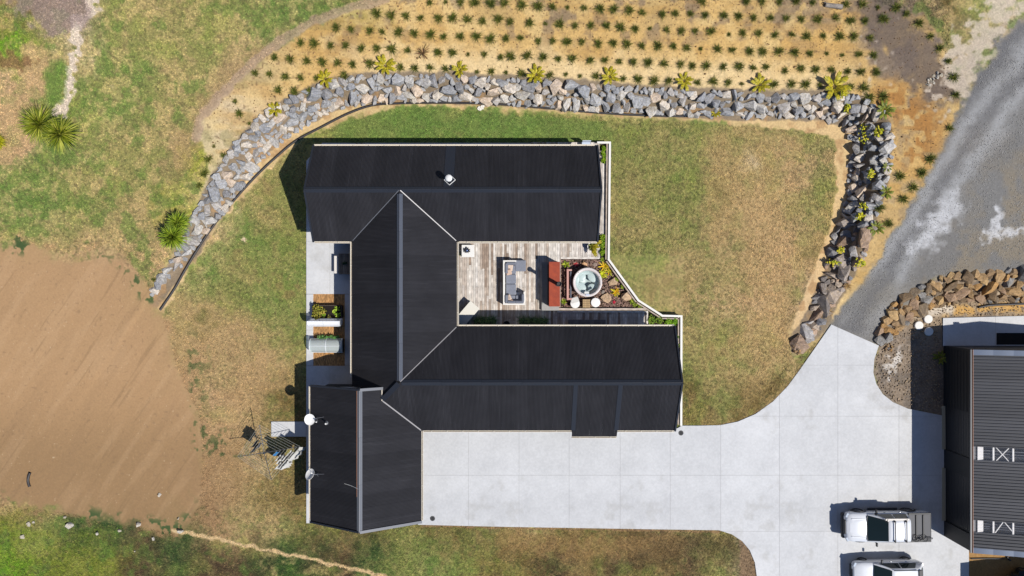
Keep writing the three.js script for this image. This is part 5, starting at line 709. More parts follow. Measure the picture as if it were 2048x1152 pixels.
// ---------------------------------------------------------------- spa garden
{
  const f = seeded(51), poly = polyAt([[1120.5, 517], [1200, 517], [1211, 470], [1217, 517], [1276, 598], [1300, 618], [1120.5, 615]], 0.2), xs = poly.map((p) => p[0]), zs = poly.map((p) => p[1]);
  struct(mesh('garden_bed', slab(poly, 0, 0.16, 0.01), M(A(120, 92, 78, 1.3), 0.97, { map: soilTex, bumpMap: grainTex, bumpScale: 0.04 })));
  const chip = new THREE.BoxGeometry(0.09, 0.014, 0.03), im = new THREE.InstancedMesh(chip, M(A(150, 124, 110), 0.95), 3600), o = new THREE.Object3D(), cc = new THREE.Color(); let k = 0;
  while (k < 3600) { const x = rr(Math.min(...xs), Math.max(...xs), f), z = rr(Math.min(...zs), Math.max(...zs), f); if (!inside(poly, x, z)) continue; o.position.set(x, 0.165 + f() * 0.02, z); o.rotation.set(rr(-0.4, 0.4, f), f() * 6.3, rr(-0.4, 0.4, f)); o.scale.setScalar(rr(0.6, 1.6, f)); o.updateMatrix(); im.setMatrixAt(k, o.matrix); const b = rr(0.35, 1.5, f); im.setColorAt(k, cc.setRGB(b, b * rr(0.88, 1, f), b * rr(0.85, 1, f))); k++; }
  im.name = 'bark_chips'; scene.add(stuff(tag(im, 'brown bark chips covering the spa garden', 'bark')));
  const GY = 0.17;
  // spa tub
  const c = at(1175, 564.5, 0.95), spa = thing('spa_tub', 'round white spa tub full of pale blue water', 'spa', c.x, GY, c.z), R = 0.93;
  const L = (pts, n = 48) => new THREE.LatheGeometry(pts.map(([a, b]) => new THREE.Vector2(a, b)), n).toNonIndexed();
  const shellMat = P(A(226, 226, 222), 0.3), tubMat = P(A(200, 210, 208), 0.4), tint = P(A(186, 208, 208), 0.4);
  mesh('cabinet', L([[R - 0.1, 0], [R - 0.06, 0.05], [R - 0.05, 0.7]]), M(A(150, 140, 132), 0.8), spa); mesh('rim', L([[R - 0.05, 0.7], [R, 0.73], [R, 0.77], [R - 0.04, 0.8], [R - 0.13, 0.79], [R - 0.17, 0.74], [R - 0.19, 0.66]]), P(A(220, 210, 206), 0.35), spa);
  mesh('basin', L([[R - 0.19, 0.66], [R - 0.21, 0.42], [0.55, 0.4], [0.48, 0.36], [0.46, 0.08], [0, 0.06]]), tubMat, spa);
  for (let q = 0; q < 4; q++) { const a = q / 4 * 6.283 + 2.4, g = new THREE.SphereGeometry(0.3, 20, 12).toNonIndexed(); g.scale(1, 0.22, q % 2 ? 0.9 : 1.25); g.rotateY(-a); mesh('seat', g.translate(0.5 * Math.cos(a), 0.36, 0.5 * Math.sin(a)), tubMat, spa); }
  { const wg = grid(40, 40, (u, v) => { const r = v * (R - 0.192), a = u * 6.2832; const x = r * Math.cos(a), z = r * Math.sin(a); return V(x, 0.655 + (v < 0.98 ? 0.012 * (noise(x * 7, z * 7, 12) - 0.5) + 0.006 * (noise(x * 18, z * 18, 13) - 0.5) : 0), z); }); mesh('water', wg, P(new THREE.Color(0.94, 0.975, 0.97), 0.03, { transmission: 1, thickness: 0, ior: 1.33, specularIntensity: 1, side: THREE.DoubleSide }), spa); }
  const hd = mesh('headrest', rbox(0.4, 0.09, 0.13, 0.03), blackMat, spa); hd.position.set(0.33, 0.74, 0.54); hd.rotation.y = 0.62; mesh('control_panel', rbox(0.24, 0.03, 0.1, 0.01, 0.0, 0.8, 0.8), P(A(206, 214, 232), 0.3), spa); mesh('filter_box', rbox(0.3, 0.06, 0.14, 0.02, -0.05, 0.72, 0.66), shellMat, spa);
  for (let q = 0; q < 10; q++) { const a = q * 0.628 + 0.2; mesh('jet', cyl(0.022, 0.022, 0.02, 0.82 * Math.cos(a), 0.795, 0.82 * Math.sin(a), 10), q % 3 ? shellMat : blackMat, spa); }
  const st = thing('spa_step', 'pale wooden step below the spa tub', 'step', at(1173, 606, 0.5).x, GY, at(1173, 607, 0.5).z); const yw = M(A(226, 194, 146), 0.8, { map: woodTex }); for (let q = 0; q < 4; q++) mesh('plank', rbox(0.48, 0.03, 0.125, 0.005, 0, 0.3, -0.2 + q * 0.133), yw, st); for (const x of [-0.2, 0.2]) mesh('side', box(0.04, 0.28, 0.5, x, 0.14, 0), yw, st);
  const stool = (px, py, l) => { const q = at(px, py, 0.55), s = thing('stool', l, 'stool', q.x, GY, q.z, 0, 'white stools beside the spa step'); mesh('seat', L([[0, 0.42], [0.27, 0.42], [0.3, 0.4], [0.3, 0.36], [0.26, 0.34]], 28), whiteMat, s); mesh('base', L([[0.24, 0], [0.14, 0.18], [0.24, 0.35]], 24), whiteMat, s); return q; };
  const s1 = stool(1150, 607, 'white round stool left of the spa step, with a towel on it'); stool(1191, 605, 'plain white round stool right of the spa step');
  const tw = mesh('towel', grid(12, 12, (u, v) => { const x = (u - 0.5) * 0.5, z = (v - 0.5) * 0.34, r = Math.hypot(x - 0.02, z - 0.06); return V(x, r > 0.27 ? -(r - 0.27) * 1.3 : 0.012 * noise(u * 6, v * 6, 4), z); }), M(A(242, 240, 234), 0.95, { map: fabric, side: THREE.DoubleSide })); tw.position.set(s1.x - 0.02, GY + 0.43, s1.z - 0.22); tw.rotation.y = 0.3; tag(tw, 'white towel hanging off the left stool', 'towel');
  const pk = M(A(204, 156, 144), 0.7), q0 = at(1138.5, 569, 0.7), bn = thing('garden_bench', 'narrow pinkish bench with a grey roll beside the spa tub', 'bench', q0.x, GY, q0.z); mesh('seat', rbox(0.13, 0.05, 1.98, 0.01, -0.09, 0.44, 0), pk, bn); mesh('roll', cyl(0.06, 0.06, 1.7, 0.09, 0.44, 0, 16).translate(-0.09, -0.44, 0).rotateX(Math.PI / 2).translate(0.09, 0.44, 0.02), M(A(96, 98, 108), 0.8), bn); for (const z of [-0.92, 0.92]) { mesh('end_block', rbox(0.26, 0.06, 0.12, 0.015, 0.04, 0.45, z), pk, bn); mesh('leg', box(0.24, 0.42, 0.06, 0, 0.21, z), pk, bn); }
  const boulder = (px, py, r, l, m) => { const q = at(px, py, 0.3), b = mesh('boulder', rockGeos[Math.floor(f() * 12)], m ?? rockMat(196, 168, 138)); b.position.set(q.x, GY + r * 0.25, q.z); b.rotation.set(f() * 0.6, f() * 6, f() * 0.6); b.scale.set(r, r * 0.62, r * 0.85); tag(b, l, 'boulder', 'tan boulders in the spa garden'); };
  boulder(1226, 564, 0.36, 'tan boulder right of the spa, above the yellow palm'); boulder(1213, 597, 0.38, 'tan boulder between the white stool and the yellow palm'); boulder(1253, 593, 0.44, 'largest tan boulder beside the garden wall corner'); boulder(1169, 528, 0.2, 'small orange-tan block above the spa tub', rockMat(214, 170, 130)); boulder(1206, 584, 0.16, 'small grey stone right of the spa tub', rockMat(150, 140, 132)); boulder(1190, 530, 0.17, 'small pale stone right of the orange-tan block', rockMat(170, 150, 138));
  const gp = (px, py, l, geo, name, cat, y = GY) => { const q = at(px, py, y + 0.25), o2 = mesh(name, geo, GLOSS); o2.position.set(q.x, y, q.z); tag(o2, l, cat); };
  const bro = (n, len, w, cols) => rosette(n, len, w, f, cols, [0.3, 1.1], [0.2, 0.5], 3, 0.02);
  const BY = [[226, 196, 40], [236, 176, 40], [200, 190, 50], [240, 206, 70]], BG = [[150, 170, 40], [120, 146, 36], [184, 190, 60], [90, 110, 30]], BR = [[214, 60, 70], [226, 100, 110], [180, 40, 50], [230, 150, 140]], LG = [[110, 140, 40], [84, 112, 30], [140, 160, 60]];
  gp(1133, 529, 'green and yellow bromeliad in the upper left corner of the spa garden', bro(22, 0.36, 0.08, BG), 'bromeliad', 'bromeliad'); gp(1128, 603, 'green bromeliad in the lower left corner of the spa garden', bro(20, 0.32, 0.07, [...BG, [110, 120, 50]]), 'bromeliad', 'bromeliad'); gp(1153, 529, 'pink-red bromeliad above the spa tub', bro(18, 0.24, 0.06, BR), 'bromeliad', 'bromeliad'); gp(1209, 533, 'orange-yellow palm right of the spa, uppermost of the yellow plants', bro(24, 0.5, 0.1, BY), 'bromeliad', 'bromeliad'); gp(1206, 549, 'lime-yellow plant below the orange-yellow one, right of the spa', bro(26, 0.48, 0.09, [[200, 206, 40], [170, 190, 40], [224, 214, 60]]), 'bromeliad', 'bromeliad'); gp(1219, 543, 'loose yellow plant against the garden wall', bro(16, 0.44, 0.07, [...BY, [180, 190, 60]]), 'bromeliad', 'bromeliad'); gp(1232, 584, 'yellow palm between the boulders in the spa garden', bro(26, 0.48, 0.09, BY), 'bromeliad', 'bromeliad'); gp(1230, 604, 'small crimson bromeliad below the yellow palm', bro(16, 0.16, 0.05, [[206, 20, 60], [226, 40, 80]]), 'bromeliad', 'bromeliad');
  for (const [x, y, l] of [[1233, 559, 'round green shrub by the wall, uppermost of the four near the boulders'], [1246, 573, 'round green shrub by the wall, second of those near the boulders'], [1264, 602, 'round green shrub beside the largest boulder'], [1271, 608, 'round green shrub, second from the end of the garden'], [1280, 613, 'round green shrub at the pointed end of the spa garden'], [1205, 519, 'dark green shrub at the bend of the garden wall']]) gp(x, y, l, leafCloud(60, 0.15, 0.2, 0.15, 0.1, f, BG), 'shrub', 'shrub');
  // planted strips beside the deck
  const soil = M(A(96, 74, 60, 1.2), 0.97, { map: soilTex });
  const strip = (px0, py0, px1, py1, l, n, cols, cat = 'planting strip') => { const a = at(px0, py0, 0.4), b = at(px1, py1, 0.4), t = thing('planting_strip', l, cat, (a.x + b.x) / 2, 0, (a.z + b.z) / 2), w = b.x - a.x, d = b.z - a.z; mesh('soil', box(w + 0.06, 0.28, d + 0.06, 0, 0.14, 0), soil, t); const m = Math.max(1, Math.round(Math.max(w, d) / 0.42)); for (let q = 0; q < m; q++) { const u = (q + 0.5) / m - 0.5; mesh('plant', leafCloud(n, (w > d ? w / m : w) * 0.5, 0.26, (w > d ? d : d / m) * 0.52, 0.11, f, cols).translate(w > d ? w * u : 0, 0.27, w > d ? 0 : d * u), LEAF, t); } };
  strip(1203, 293, 1211, 326, 'short bright green hedge in the upper corner planter by the garden wall', 90, [[130, 160, 20], [104, 140, 16], [150, 176, 40]]); strip(1200, 468, 1211, 512, 'bright green strip of low plants beside the potted palm', 80, [[120, 150, 24], [96, 134, 20], [140, 160, 40]]); strip(1295, 630, 1327, 650, 'lime green shrubs in the shaded bed right of the deck end', 110, LG); strip(1331, 636, 1356, 650, 'fine bright green hedge clump in the corner of the garden wall', 150, [[110, 156, 24], [90, 136, 20], [140, 176, 50]]); strip(1354, 668, 1358, 700, 'thin line of plants squeezed between house gable and garden wall', 40, LG);
  const e = at(1183, 493, 0.75), pp = thing('potted_palm', 'palm in a round white pot at the right end of the deck', 'potted palm', e.x, DY, e.z); mesh('pot', L([[0.16, 0], [0.24, 0.4], [0.27, 0.44], [0.25, 0.46], [0.22, 0.42], [0.2, 0.36]], 28), P(A(232, 230, 226), 0.4), pp); mesh('soil', cyl(0.21, 0.21, 0.02, 0, 0.37, 0, 20), soil, pp); [[0.5, 1.1], [-0.1, 0.8], [-0.7, 0.7], [-1.2, 1.15], [1.3, 0.5], [2.6, 0.4], [-2.2, 0.4], [4, 0.35]].forEach(([a, s], q) => { const m = mesh('frond', q < 4 ? frondKinds[q] : greenFronds[q % 3], GLOSS, pp); m.position.y = 0.42; m.rotation.set(0, a, 0.35, 'YXZ'); m.scale.setScalar(s); });
  // a chair and a towel seen past the north eave
  const n1 = at(1172, 286.5, 0.6), ch = thing('deck_chair', 'pale blue and white chair peeping out behind the top wing of the house', 'chair', n1.x, DY, n1.z + 0.2); mesh('seat', rbox(0.55, 0.05, 0.5, 0.02, 0, 0.4, 0), M(A(196, 206, 222), 0.8), ch); mesh('backrest', rbox(0.55, 0.4, 0.05, 0.02, 0, 0.62, -0.26), M(A(206, 214, 226), 0.8), ch); for (const [x, z] of [[-0.24, -0.22], [0.24, -0.22], [-0.24, 0.22], [0.24, 0.22]]) mesh('leg', box(0.04, 0.38, 0.04, x, 0.19, z), whiteMat, ch);
}
// ---------------------------------------------------------------- west side: picnic table, raised beds
{
  const f = seeded(61), gy = 0.05, wood = [[150, 136, 122], [136, 120, 106], [164, 150, 134]].map((c) => M(A(...c, 1.25), 0.85, { map: woodTex }));
  const c = at(690, 528, 0.8), t = thing('picnic_table', 'weathered timber picnic table partly under the left eave', 'picnic table', c.x, gy, c.z); for (let k = 0; k < 6; k++) mesh('table_plank', rbox(0.12, 0.035, 1.32, 0.005, -0.34 + k * 0.128, 0.74, 0), wood[k % 3], t); for (const z of [-0.5, 0.5]) { mesh('leg', [beam(V(-0.3, 0, z), V(0.05, 0.72, z), 0.05, 0.1), beam(V(0.34, 0, z), V(0, 0.72, z), 0.05, 0.1), box(0.7, 0.07, 0.05, 0, 0.68, z)], wood[1], t); }
  const b = thing('bench', 'pale narrow bench left of the picnic table', 'bench', at(672, 529, 0.5).x, gy, c.z + 0.03); mesh('seat', rbox(0.24, 0.05, 1.12, 0.01, 0, 0.44, 0), M(A(226, 220, 212), 0.7), b); for (const z of [-0.45, 0.45]) mesh('leg', box(0.2, 0.42, 0.05, 0, 0.21, z), M(A(210, 204, 196), 0.7), b);
  const pl = mesh('pot_plant', leafCloud(36, 0.13, 0.12, 0.1, 0.09, f, [[54, 80, 44], [44, 66, 36]]), LEAF); pl.position.set(at(689, 527, 0.9).x, gy + 0.76, at(689, 527, 0.9).z); tag(pl, 'small dark green plant standing on the picnic table', 'plant');
  const plank = M(A(110, 96, 84), 0.85, { map: woodTex }), soil = M(A(84, 66, 56, 1.2), 0.97, { map: soilTex, bumpMap: grainTex, bumpScale: 0.03 }), clear = P(new THREE.Color(0.82, 0.9, 0.88), 0.35, { transmission: 0.62, thickness: 0, side: THREE.DoubleSide }), milky = P(new THREE.Color(0.86, 0.87, 0.9), 0.6, { transmission: 0.35, thickness: 0, side: THREE.DoubleSide }), ribM = P(A(236, 240, 244), 0.4);
  const bed = (px0, py0, px1, py1, label) => { const a = at(px0, py0, 0.5), q = at(px1, py1, 0.5), w = q.x - a.x, d = q.z - a.z, o = thing('raised_bed', label, 'garden bed', (a.x + q.x) / 2, gy, (a.z + q.z) / 2); for (const y of [0.1, 0.31]) { for (const z of [-d / 2, d / 2]) mesh('side_plank', rbox(w, 0.2, 0.04, 0.006, 0, y, z), plank, o); for (const x of [-w / 2, w / 2]) mesh('end_plank', rbox(0.04, 0.2, d - 0.045, 0.006, x, y, 0), plank, o); } mesh('soil', grid(16, 10, (u, v) => V((u - 0.5) * (w - 0.05), 0.33 + 0.05 * noise(u * 9, v * 6, 3), (v - 0.5) * (d - 0.05))), soil, o); return [o, w, d]; };
  const lid = (o, w, d, mat, tilt, hinge) => { const g = new THREE.Group(); g.name = 'lid'; o.add(g); g.position.set(0, 0.43, hinge); g.rotation.x = tilt; const R = d / 2 + 0.02, hw = w / 2 + 0.02, arc = (x0, x1, r) => grid(1, 18, (u, v) => V(lerp(x0, x1, u), r * Math.sin(v * Math.PI) * 0.95, -r * Math.cos(v * Math.PI) - hinge)); for (const [x0, x1] of [[-hw + 0.02, -0.02], [0.02, hw - 0.02]]) mesh('panel', arc(x0, x1, R), mat, g); for (const x of [-hw, 0, hw]) mesh('rib', [...Array(14)].map((_, k) => { const p = (q) => V(x, R * 1.01 * Math.sin(q / 14 * Math.PI) * 0.95, -R * 1.01 * Math.cos(q / 14 * Math.PI) - hinge); return bar(p(k), p(k + 1), 0.022, 6); }), ribM, g); mesh('ridge_bar', bar(V(-hw, R * 0.965, -hinge), V(hw, R * 0.965, -hinge), 0.018), ribM, g); for (const s of [-1, 1]) { const sh = new THREE.Shape(); sh.moveTo(-R * 0.98, 0); for (let k = 1; k <= 18; k++) sh.lineTo(-R * 0.98 * Math.cos(k / 18 * Math.PI), R * 0.93 * Math.sin(k / 18 * Math.PI)); mesh('end_panel', new THREE.ShapeGeometry(sh).toNonIndexed().rotateY(Math.PI / 2).translate(s * (hw - 0.008), 0, -hinge), mat, g); } mesh('base_rail', [bar(V(-hw, 0, -R - hinge), V(hw, 0, -R - hinge), 0.02), bar(V(-hw, 0, R - hinge), V(hw, 0, R - hinge), 0.02)], ribM, g); };
  const [b1, w1, d1] = bed(624, 611, 682, 637.5, 'raised garden bed of vegetables with its white cover tipped open'), [b2, w2, d2] = bed(623, 678, 684, 704, 'raised garden bed under a closed greenish half-barrel cover');
  lid(b1, w1 + 0.12, d1 - 0.05, milky, 1.72, d1 / 2); lid(b2, w2 + 0.05, d2, clear, 0, 0);
  const veg = (px, py, r, h, n, cols, l, s = 0.13) => { const p = at(px, py, 0.55), o = mesh('vegetable', leafCloud(n, r, h, r * 0.8, s, f, cols), LEAF); o.position.set(p.x, gy + 0.36, p.z); tag(o, l, 'vegetable plant'); };
  const V1 = [[150, 146, 50], [124, 126, 40], [176, 160, 70], [104, 104, 36]], V2 = [[150, 186, 50], [186, 206, 80], [124, 160, 40]];
  veg(632, 617, 0.3, 0.3, 70, V1, 'bushy olive green vegetable plant at the upper left of the open raised bed'); veg(634, 630, 0.32, 0.3, 80, V1, 'bushy olive green vegetable plant at the lower left of the open raised bed'); veg(645, 623, 0.24, 0.24, 50, V1, 'yellowish vegetable plant in the middle left of the open raised bed'); veg(673, 618, 0.16, 0.16, 34, V2, 'light green lettuce at the upper right of the open raised bed'); veg(675, 630, 0.15, 0.14, 30, V2, 'light green lettuce at the lower right of the open raised bed'); veg(667, 624, 0.09, 0.1, 18, V2, 'small lettuce beside the two light green ones'); veg(657, 633, 0.08, 0.1, 16, [[206, 190, 110], [186, 180, 90]], 'small yellowish seedling in the middle of the open raised bed'); veg(648, 632, 0.09, 0.1, 16, V2, 'small green seedling at the lower edge of the open raised bed');
  const low = []; for (let k = 0; k < 7; k++) { const p = at(640 + k * 6, 675.5 + (k % 2), 0.4), o = mesh('vegetable', leafCloud(26, 0.16, 0.3, 0.12, 0.12, f, [[90, 140, 70], [70, 118, 56], [120, 160, 90]]), LEAF); o.position.set(p.x, gy + 0.2, p.z - 0.02); tag(o, `green leaves poking out above the closed cover, ${ORD[k]} from the left`, 'vegetable plant'); }
}
// ---------------------------------------------------------------- rotary clothesline and washing
{
  const c = at(528, 906, 1.85), t = thing('clothesline', 'square rotary clothesline with washing beside the small concrete pad', 'clothesline', c.x, 0, c.z), H = 1.85, steel = P(A(96, 98, 102), 0.4, { metalness: 0.4 });
  const ang = [[519, 850], [600, 893], [543, 960], [475, 913]].map(([x, y]) => { const p = at(x, y, H + 0.12); return V(p.x - c.x, H + 0.12, p.z - c.z); });
  mesh('post', cyl(0.03, 0.035, H + 0.05, 0, (H + 0.05) / 2, 0, 12), steel, t); mesh('hub', cyl(0.07, 0.07, 0.14, 0, H - 0.02, 0, 14), steel, t);
  for (const a of ang) mesh('arm', [bar(V(0, H, 0), a, 0.02), bar(V(0, H - 0.35, 0), a.clone().multiplyScalar(0.45).setY(H + 0.04), 0.012)], steel, t);
  const wire = M(A(190, 190, 180), 0.6); const rows = [0.36, 0.47, 0.58, 0.69, 0.8, 0.91, 1];
  for (const r of rows) mesh('line', ang.map((a, i) => bar(V(a.x * r, H + 0.12 * r, a.z * r), V(ang[(i + 1) % 4].x * r, H + 0.12 * r, ang[(i + 1) % 4].z * r), 0.007, 4)), wire, t);
  const white = M(A(240, 238, 232), 0.95, { map: fabric, side: THREE.DoubleSide }), black = M(A(40, 40, 44), 0.95, { side: THREE.DoubleSide }), blue = M(A(50, 130, 190), 0.9, { side: THREE.DoubleSide }), grey = M(A(96, 100, 110), 0.95, { side: THREE.DoubleSide });
  const hang = (i, r, t0, t1, drop, mat, label, shape = 'towel', sway = 0) => {
    const a = ang[i].clone().multiplyScalar(r), b = ang[(i + 1) % 4].clone().multiplyScalar(r), p0 = a.clone().lerp(b, t0), p1 = a.clone().lerp(b, t1), d = V().subVectors(p1, p0), n = V(d.z, 0, -d.x).normalize(), W = d.length();
    const g = grid(16, 8, (u, v) => { let s = u; if (shape === 'shirt') { const w = v < 0.35 ? 1 : 0.62; s = 0.5 + (u - 0.5) * w; } if (shape === 'trousers' && v > 0.3) s = u < 0.5 ? u * 0.84 : 1 - (1 - u) * 0.84; const fold = 0.035 * Math.sin(u * 19 + r * 30) * (0.3 + v) + 0.02 * Math.sin(u * 7 + v * 4); return V(p0.x + d.x * s + n.x * (fold + sway * v), H + 0.1 * r - v * drop * (shape === 'trousers' ? 1 - 0.02 * Math.abs(u - 0.5) : 1), p0.z + d.z * s + n.z * (fold + sway * v)); });
    const m = mesh('garment', [g, g.clone().translate(n.x * 0.012, 0, n.z * 0.012)], mat); m.position.set(c.x, 0, c.z); tag(m, label, 'washing', 'washing hung on the rotary clothesline');
  };
  hang(1, 1, 0.02, 0.42, 0.8, white, 'white towel on the outermost line, nearest the house', 'towel', 0.27); hang(1, 1, 0.44, 0.7, 0.7, white, 'white shirt on the outermost line, below the towel nearest the house', 'shirt', 0.25); hang(1, 0.91, 0.16, 0.72, 0.85, white, 'long white sheet on the second line in from the house', 'towel', 0.24); hang(1, 0.8, 0.1, 0.5, 0.7, white, 'white shirt on the third line in from the house', 'shirt', 0.24); hang(1, 0.8, 0.55, 0.8, 0.66, white, 'short white towel at the lower end of the third line', 'towel', 0.24); hang(1, 0.69, 0.3, 0.66, 0.68, white, 'white cloth on the fourth line in from the house', 'towel', 0.24); hang(1, 0.58, 0.3, 0.6, 0.6, white, 'white cloth on the line just right of the blue one', 'towel', 0.16);
  hang(1, 0.36, 0.1, 0.42, 0.45, blue, 'small blue cloth near the post of the clothesline', 'towel', 0.2); hang(3, 0.58, 0.05, 0.52, 0.95, black, 'black trousers hanging on the left inner line', 'trousers'); hang(3, 0.69, 0.3, 0.6, 0.8, black, 'black cloth on the line left of the black trousers', 'towel'); hang(3, 0.47, 0.3, 0.75, 0.6, grey, 'dark grey shirt closest to the post on the left', 'shirt');
}
// ---------------------------------------------------------------- vehicles
function ring(x, w, y0, y1, e = 4, n = 28) { const p = []; for (let k = 0; k < n; k++) { const a = k / n * Math.PI * 2, c = Math.cos(a), s = Math.sin(a); p.push(V(x, (y0 + y1) / 2 + (y1 - y0) / 2 * Math.sign(s) * Math.abs(s) ** (2 / e), w * Math.sign(c) * Math.abs(c) ** (2 / e))); } return p; }
function loft(rings) {
  const n = rings[0].length, pos = [], idx = []; for (const r of rings) for (const p of r) pos.push(p.x, p.y, p.z);
  for (let j = 0; j + 1 < rings.length; j++) for (let k = 0; k < n; k++) { const a = j * n + k, b = j * n + (k + 1) % n, c = a + n, d = b + n; idx.push(a, b, c, b, d, c); }
  for (const [j, flip] of [[0, 1], [rings.length - 1, 0]]) { const m = pos.length / 3, c = rings[j].reduce((s, p) => s.add(p), V(0, 0, 0)).divideScalar(n); pos.push(c.x, c.y, c.z); for (let k = 0; k < n; k++) { const a = j * n + k, b = j * n + (k + 1) % n; flip ? idx.push(m, b, a) : idx.push(m, a, b); } }
  const g = new THREE.BufferGeometry(); g.setAttribute('position', new THREE.Float32BufferAttribute(pos, 3)); g.setIndex(idx); return boxUV(toCreasedNormals(g, 0.6));
}
const quad = (a, b, c, d, nu = 6, nv = 4, bulge = 0, dir = V(0, 1, 0)) => grid(nu, nv, (u, v) => V().lerpVectors(V().lerpVectors(a, b, u), V().lerpVectors(d, c, u), v).addScaledVector(dir, bulge * 4 * u * (1 - u)));
const carWhite = P(A(226, 228, 232), 0.32, { clearcoat: 1, clearcoatRoughness: 0.05 }), carGlass = P(new THREE.Color(0.012, 0.02, 0.02), 0.03, { specularIntensity: 1 }), tyreMat = M(A(34, 34, 35), 0.9), rimMat = P(A(120, 122, 126), 0.35, { metalness: 0.6 }), plastic = M(A(44, 45, 48), 0.6), lampMat = P(A(200, 206, 214), 0.08, { clearcoat: 1 }), redMat = P(A(150, 20, 20), 0.2), chrome = P(A(170, 172, 176), 0.2, { metalness: 0.8 });
function wheel(car, x, z, r) { const w = new THREE.Group(); w.name = 'wheel'; car.add(w); w.position.set(x, r, z); mesh('tyre', new THREE.TorusGeometry(r - 0.1, 0.105, 10, 28).scale(1, 1, 1.15).toNonIndexed(), tyreMat, w); mesh('rim', [cyl(r - 0.13, r - 0.13, 0.16, 0, 0, 0, 20).rotateX(Math.PI / 2), ...[0, 1, 2, 3, 4].map((k) => box(0.06, (r - 0.13) * 1.8, 0.19).rotateZ(k * 0.628))], rimMat, w); }
function headlamps(car, x, y, z, w = 0.3) { for (const s of [-1, 1]) { const m = mesh('headlamp', rbox(0.34, 0.16, w, 0.05), lampMat, car); m.position.set(x, y, s * z); m.rotation.y = s * 0.45; } }
{
  const u = thing('pickup_truck', 'white double-cab pickup with black roof bars and covered tray', 'pickup truck', 23.72, 0.05, 15.1, 0.012);
  mesh('body', loft([ring(-2.62, 0.6, 0.48, 0.84), ring(-2.58, 0.74, 0.44, 0.93), ring(-2.46, 0.86, 0.4, 1.0, 5), ring(-2.2, 0.92, 0.38, 1.05, 5), ring(-1.4, 0.93, 0.38, 1.11, 6), ring(-1.2, 0.93, 0.38, 1.12, 6), ring(1.2, 0.93, 0.38, 1.12, 6), ring(1.24, 0.925, 0.42, 1.09, 6), ring(2.5, 0.925, 0.46, 1.09, 6), ring(2.64, 0.9, 0.52, 1.06, 6), ring(2.67, 0.86, 0.56, 1.0, 6)]), carWhite, u);
  for (const s of [-0.55, 0.55]) mesh('bonnet_crease', beam(V(-2.3, 1.055, s), V(-1.42, 1.115, s * 1.1), 0.03, 0.03), carWhite, u); mesh('bonnet_bulge', loft([ring(-2.4, 0.3, 0.98, 1.02), ring(-2.1, 0.5, 1.0, 1.072, 2.6), ring(-1.4, 0.6, 1.0, 1.135, 2.6), ring(-1.3, 0.58, 1.0, 1.12, 2.6)]), carWhite, u);
  const B = 1.1, T = 1.76, f0 = -1.32, f1 = -0.3, r0 = 1.2, r1 = 1.08, wb = 0.86, wt = 0.68;
  mesh('cabin', loft([[f0, wb * 0.94, B, B + 0.02], [f0 + 0.5, 0.8, B - 0.1, B + 0.34], [f1, wt, B - 0.1, T - 0.02], [f1 + 0.15, wt + 0.01, B - 0.1, T + 0.02], [0.4, wt + 0.02, B - 0.1, T + 0.04], [r1 - 0.1, wt + 0.01, B - 0.1, T + 0.02], [r1, wt, B - 0.1, T - 0.03], [r0, wb - 0.1, B - 0.1, B + 0.02]].map(([x, w, y0, y1]) => { const n = 28, p = []; for (let k = 0; k < n; k++) { const a = k / n * 6.2832, c = Math.cos(a), s = Math.sin(a), yy = (y0 + y1) / 2 + (y1 - y0) / 2 * Math.sign(s) * Math.abs(s) ** 0.3, tt = clamp((yy - B) / (T - B)); p.push(V(x, yy, lerp(wb, w, tt) * Math.sign(c) * Math.abs(c) ** 0.3)); } return p; })), carWhite, u);
  const e = 0.012, up = V(-0.5, 0.8, 0);
  mesh('windscreen', quad(V(f0 - 0.02, B + 0.03, 0.8), V(f0 - 0.02, B + 0.03, -0.8), V(f1 - 0.04, T + 0.012, -0.63), V(f1 - 0.04, T + 0.012, 0.63), 10, 5, 0.05, up), carGlass, u);
  mesh('rear_window', quad(V(r1 + 0.035, T - 0.08, 0.56), V(r1 + 0.035, T - 0.08, -0.56), V(r0 + 0.02, B + 0.1, -0.66), V(r0 + 0.02, B + 0.1, 0.66), 4, 3), carGlass, u);
  for (const s of [-1, 1]) { mesh('side_window', quad(V(-0.95, B + 0.05, s * (wb + e + 0.005)), V(0.12, B + 0.05, s * (wb + e + 0.005)), V(0.12, T - 0.1, s * (wt + 0.065)), V(-0.3, T - 0.1, s * (wt + 0.06)), 4, 3), carGlass, u); mesh('side_window', quad(V(0.2, B + 0.05, s * (wb + e + 0.005)), V(1.05, B + 0.05, s * (wb + e)), V(0.95, T - 0.1, s * (wt + 0.06)), V(0.2, T - 0.1, s * (wt + 0.065)), 4, 3), carGlass, u); const mr = mesh('mirror', [rbox(0.1, 0.16, 0.24, 0.03, -0.78, 1.16, s * 1.04), beam(V(-0.86, 1.12, s * 0.84), V(-0.78, 1.14, s * 1.0), 0.07, 0.06)], plastic, u); mesh('side_step', rbox(1.9, 0.07, 0.16, 0.02, 0, 0.34, s * 0.95), plastic, u); for (const x of [-1.62, 1.52]) { const fl = []; for (let k = 0; k < 9; k++) { const a = 0.15 + k / 9 * 2.85, b = a + 0.32; fl.push(beam(V(x + 0.47 * Math.cos(a), 0.4 + 0.47 * Math.sin(a), s * 0.94), V(x + 0.47 * Math.cos(b), 0.4 + 0.47 * Math.sin(b), s * 0.94), 0.07, 0.09)); } mesh('wheel_arch', fl, plastic, u); wheel(u, x, s * 0.82, 0.39); } for (const x of [-0.2, 0.75]) mesh('door_handle', rbox(0.14, 0.03, 0.03, 0.01, x, 1.0, s * 0.945), chrome, u); mesh('tail_lamp', rbox(0.08, 0.3, 0.12, 0.03, 2.62, 0.88, s * 0.82), redMat, u); }
